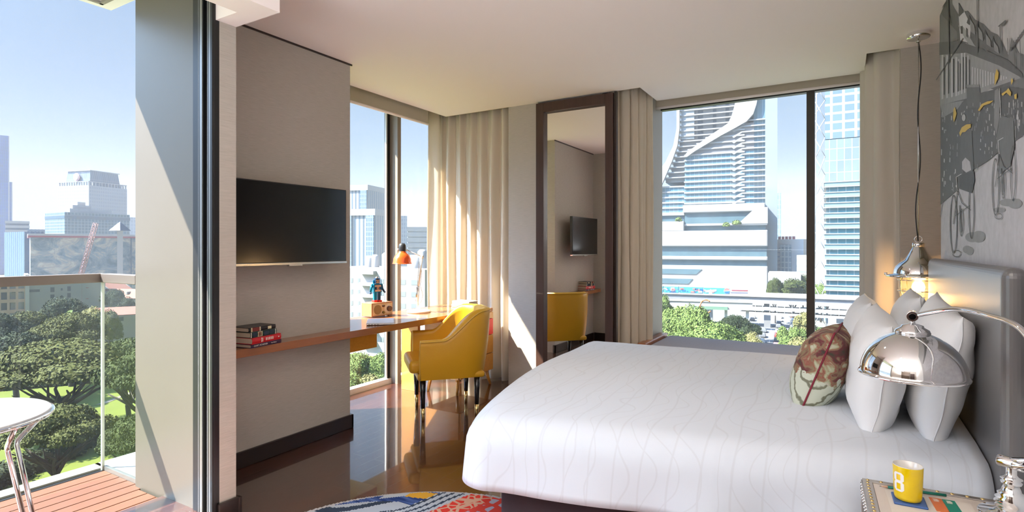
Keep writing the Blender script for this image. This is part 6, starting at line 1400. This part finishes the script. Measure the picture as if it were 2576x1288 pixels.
adm = mat('train_advert', (0.0441, 0.2426, 0.3308), rough=0.5)
zb0, zb1 = zz_(737, 203), zz_(720, 203); seg_ = [(-1.0, -0.72), (-0.71, -0.40), (-0.39, 0.10), (0.11, 1.0)]
for k, (a0, a1) in enumerate(seg_):
    b = MB(); b.box((a0 * hw2, -2.6, zb0), (a1 * hw2, 0.2, zb1), adm); b.box((a0 * hw2, -2.62, zb1 - 0.35), (a1 * hw2, 0.22, zb1 + 0.05), wht)
    if k == 3: b.box((0.62 * hw2, -2.64, zb0), (1.002 * hw2, -2.5, zb1 - 0.3), wht); b.box((0.66 * hw2, -2.68, zb1 - 1.25), (0.97 * hw2, -2.6, zb1 - 0.85), mat('train_red', (0.2205, 0.0441, 0.0617), rough=0.5)); b.box((0.64 * hw2, -2.68, zb0 + 0.5), (0.97 * hw2, -2.6, zb0 + 0.7), mat('train_navy', (0.0221, 0.0441, 0.1543), rough=0.5))
    o = b.build('carriage', None, tr, bevel=0.15)
rn = random.Random(2); b = MB(); cols = [mat('ad_white', (0.3528, 0.3748, 0.3881), rough=0.6), mat('ad_coral', (0.3308, 0.1323, 0.1235), rough=0.6), mat('ad_deep', (0.0132, 0.1102, 0.2646), rough=0.6)]
for k in range(46):
    x = rn.uniform(-0.98, 0.30) * hw2; zc_ = rn.uniform(zb0 + 0.3, zb1 - 0.8); w_ = rn.uniform(0.15, 0.7); m_ = rn.choice(cols); b.box((x - w_, -2.66, zc_ - w_ * 0.5), (x + w_, -2.61, zc_ + w_ * 0.5), m_)
b.add([(0.14 * hw2, -2.67, zb0 + 0.4), (0.36 * hw2, -2.67, zb0 + 0.9), (0.36 * hw2, -2.67, zb1 - 0.8), (0.14 * hw2, -2.67, zb1 - 1.2)], [(0, 1, 2, 3)], cols[0]); b.build('advert_print', None, tr)
b = MB(); lc = (0.565 * hw2, (zb0 + zb1) / 2 - 0.05); rl = (zb1 - zb0) * 0.40
for (a0, a1, m_) in ((pi * 0.08, pi * 0.98, cols[1]), (pi * 1.08, pi * 1.98, cols[2])):
    P_ = [(lc[0] + rl * cos(a0 + (a1 - a0) * k / 12), -2.70, lc[1] + rl * sin(a0 + (a1 - a0) * k / 12)) for k in range(13)]; b.add(P_, [tuple(range(13))], m_)
P_ = [(lc[0] + rl * 1.08 * cos(k * pi / 12), -2.69, lc[1] + rl * 1.08 * sin(k * pi / 12)) for k in range(24)]; b.add(P_, [tuple(range(24))], wht); b.build('round_logo', None, tr)
sk, hw3 = across('skywalk', 'white covered pedestrian skywalk crossing the road below the railway', 'bridge', 1870, 2200, 165)
b = MB()
for (y0, y1) in ((762, 767), (776, 784), (790, 796)): b.box((-hw3, -2.0, zz_(y1, 165)), (hw3, 2.0, zz_(y0, 165)), wht)
b.build('deck', None, sk)
b = MB()
for k in range(20): x = -hw3 + 1 + k * 2.0; b.tube([(x, -1.9, zz_(796, 165)), (x, -1.9, zz_(764, 165))], 0.10, 5, wht)
b.build('post', None, sk)
sw, hw4 = across('station_roof', 'long white walkway wall running behind the trees left of the skywalk', 'bridge', 1600, 1880, 172)
b = MB(); b.box((-hw4, -1.5, zz_(775, 172)), (hw4, 1.5, zz_(756, 172)), mat('pinkish_wall', (0.3087, 0.2911, 0.2867), rough=0.8)); b.box((-hw4, -1.7, zz_(757, 172)), (hw4, 1.7, zz_(754, 172)), wht); b.build('wall', None, sw)
b = MB(); b.box((0.05 * hw4, -1.75, zz_(776, 172)), (0.6 * hw4, -1.5, zz_(768, 172)), mat('green_fence', (0.1102, 0.1985, 0.1455), rough=0.8)); b.build('green_panel', None, sw)
for k in range(6): x = -hw4 + 3 + k * 6; b = MB(); b.box((x - 0.4, -0.5, G), (x + 0.4, 0.5, zz_(775, 172)), wht); b.build('pier', None, sw)
# road and cars
q0, q1, q2, q3 = gp(1850, 900), gp(2050, 905), gp(2045, 790), gp(1880, 790)
b = MB(); b.prism([(q.x, q.y) for q in (q0, q1, q2, q3)], G - 0.2, G + 0.05, asph); struct(b.build('road'))
b = MB()
for k in range(4):
    a_, c_ = q0.lerp(q1, 0.2 + 0.2 * k), q3.lerp(q2, 0.2 + 0.2 * k); n_ = (c_ - a_).normalized(); s_ = Vector((-n_.y, n_.x, 0)) * 0.12
    for i in range(12): p_, r_ = a_.lerp(c_, i / 12), a_.lerp(c_, i / 12 + 0.04); b.prism([(v.x, v.y) for v in (p_ - s_, p_ + s_, r_ + s_, r_ - s_)], G + 0.05, G + 0.07, wht)
struct(b.build('road_marking'))
carm = [mat('car_white', (0.3308, 0.3308, 0.3352), rough=0.2, coat=0.5), mat('car_silver', (0.2205, 0.2293, 0.2426), rough=0.25, metal=0.5), mat('car_red', (0.2426, 0.0265, 0.0265), rough=0.25, coat=0.5), mat('car_dark', (0.0176, 0.0221, 0.0309), rough=0.25, coat=0.5), mat('car_pink', (0.3087, 0.1323, 0.1411), rough=0.3)]
def mkcar(m_):
    r = bpy.data.objects.new('car', None); COL.objects.link(r)
    b = MB(); b.box((-0.88, -2.1, 0.3), (0.88, 2.1, 0.85), m_); b.box((-0.78, -1.25, 0.85), (0.78, 1.0, 1.42), m_, taper=0.82); b.build('car_body', None, r, bevel=0.08)
    b = MB(); b.box((-0.80, -1.0, 0.9), (0.80, 0.78, 1.28), dwin, taper=0.9); b.build('side_window', None, r)
    for x in (-0.85, 0.85):
        for y in (-1.35, 1.35): b = MB(); b.tube([(x - 0.1, y, 0.32), (x + 0.1, y, 0.32)], 0.32, 12, M['black']); b.build('wheel', None, r)
    return r
names = ['white', 'silver', 'red', 'dark', 'pink']; cp = [mkcar(m_) for m_ in carm]; used_ = [False] * 5; rn = random.Random(21); dirr = atan2((q3 - q0).y, (q3 - q0).x) - pi / 2; k = 0
rows_ = ['nearest', 'second', 'third', 'fourth', 'fifth', 'sixth', 'seventh', 'eighth', 'farthest']; nth = ['leftmost', 'second from the left', 'third from the left', 'fourth from the left', 'fifth from the left']
for row in range(9):
    cnt = 0
    for ln in range(5):
        if rn.random() < 0.38: continue
        ci = rn.choice((0, 0, 1, 1, 2, 3, 4, 0)); f = 0.06 + row * 0.10 + rn.uniform(-.02, .02); u = 0.10 + ln * 0.2
        p_ = q0.lerp(q3, f).lerp(q1.lerp(q2, f), u); lab = f"{names[ci]} car on the grey road, {nth[cnt]} in the {rows_[row]} row of cars"; cnt += 1
        if not used_[ci]: o = cp[ci]; used_[ci] = True
        else: o = dup(cp[ci])
        o.location = (p_.x, p_.y, G + 0.05); o.rotation_euler = (0, 0, dirr + rn.uniform(-.03, .03)); tag(o, lab, 'car', 'cars on the road below the bed window')
for u_, o in zip(used_, cp):
    if not u_:
        for ch_ in list(o.children): bpy.data.objects.remove(ch_)
        bpy.data.objects.remove(o)
# street trees before the bed window
GS = 'street trees below the bed window'
strees = [(1690, 800, 118, 120, 3, 'fresh green tree at the bottom left corner of the bed window'), (1735, 795, 112, 140, 3, 'large fresh green tree left of the dark green tree'), (1800, 845, 100, 170, 3, 'largest fresh green tree in the middle of the bed window'), (1705, 860, 96, 120, 3, 'green tree behind the wooden end of the bench'), (1765, 872, 92, 150, 3, 'green tree crown just above the bench left of centre'), (1860, 880, 92, 130, 3, 'low green crown just above the middle of the bench'),
    (1893, 850, 112, 78, 4, 'yellowish tree beside the grey road'), (1998, 838, 116, 84, 3, 'green tree right of the grey road'), (2010, 870, 100, 110, 4, 'pale green tree next to the window mullion'), (2025, 800, 150, 70, 4, 'pale tree behind the skywalk end near the mullion'), (2080, 850, 104, 110, 3, 'green tree right of the mullion below the glass tower'), (2140, 845, 108, 100, 3, 'green tree at the right end of the bed window'), (1672, 750, 170, 50, 3, 'small tree at the left edge below the railway')]
for k, (px, py, t, w, lf, lab) in enumerate(strees):
    s_ = 0.86 * w * t / 1405 / 2 / 4.6; ztop = 1.35 - (py - HY - w * 0.25) * t / 1405; p = far(px, t); tree('street', lf, k + 1, p.x, p.y, s_, lab, GS, sz=max(0.7, (ztop - G) / (10.6 * s_)))
dk_ = far(1850, 135); tree('rain', 2, 2, dk_.x, dk_.y, 0.62, 'dark green spreading tree in front of the white walkway wall', GS, sz=1.75)
for k, (px, py, t, w, lab) in enumerate([(1995, 720, 230, 90, 'round tree clump beyond the railway, left of the mullion'), (2065, 725, 220, 60, 'tree clump beyond the railway, right of the mullion'), (1950, 705, 215, 40, 'small tree between the curved tower and the low roofs'), (2020, 700, 250, 50, 'green tree behind the low white roofs')]):
    s_ = w * t / 1405 / 2 / 4.6; p = far(px, t); ztop = 1.35 - (py - HY - w * 0.25) * t / 1405; tree('street', 1 if k != 1 else 3, k + 1, p.x, p.y, s_, lab, 'trees beyond the railway', sz=max(0.5, (ztop - G) / (10.6 * s_)))

# ---- thin summer haze lying over the city
hm_ = bpy.data.materials.new('city_haze'); hm_.use_nodes = True; hn = hm_.node_tree; hn.nodes.clear()
ho = hn.nodes.new('ShaderNodeOutputMaterial'); hv = hn.nodes.new('ShaderNodeVolumeScatter'); hv.inputs['Color'].default_value = (0.82, 0.87, 0.95, 1); hv.inputs['Density'].default_value = HAZE; hv.inputs['Anisotropy'].default_value = 0.0; hn.links.new(hv.outputs[0], ho.inputs['Volume'])
b = MB(); b.prism([(-1400, -300), (-20, -300), (-20, 30), (800, 30), (800, 1800), (-1400, 1800)], G - 0.5, 150, hm_); o = b.build('haze'); tag(o, 'thin pale haze lying over the whole city outside', 'haze', kind='stuff')

rp = far(1776, 128, 771); b = MB(); b.tube([(1.3 * cos(a * pi / 16 + 0.9), 0.12 * sin(a), 1.5 * sin(a * pi / 16 + 0.9)) for a in range(0, 25)], 0.17, 8, mat('orange_sculpture', (0.35, 0.12, 0.04), rough=0.5)); o = b.build('ring_sculpture', None, None, loc=tuple(rp), rotz=TH - 0.3); tag(o, 'orange open ring sculpture standing among the trees before the white walkway wall', 'sculpture')
b = MB(); b.tube([(rp.x, rp.y, G), (rp.x, rp.y, rp.z - 1.3)], 0.2, 8, bark); q = b.build('pedestal', None, o); q.parent = None; q.location = (0, 0, 0); q.parent = o; q.matrix_parent_inverse = Matrix.Translation(-rp) ; o.rotation_euler = (0, 0, 0)
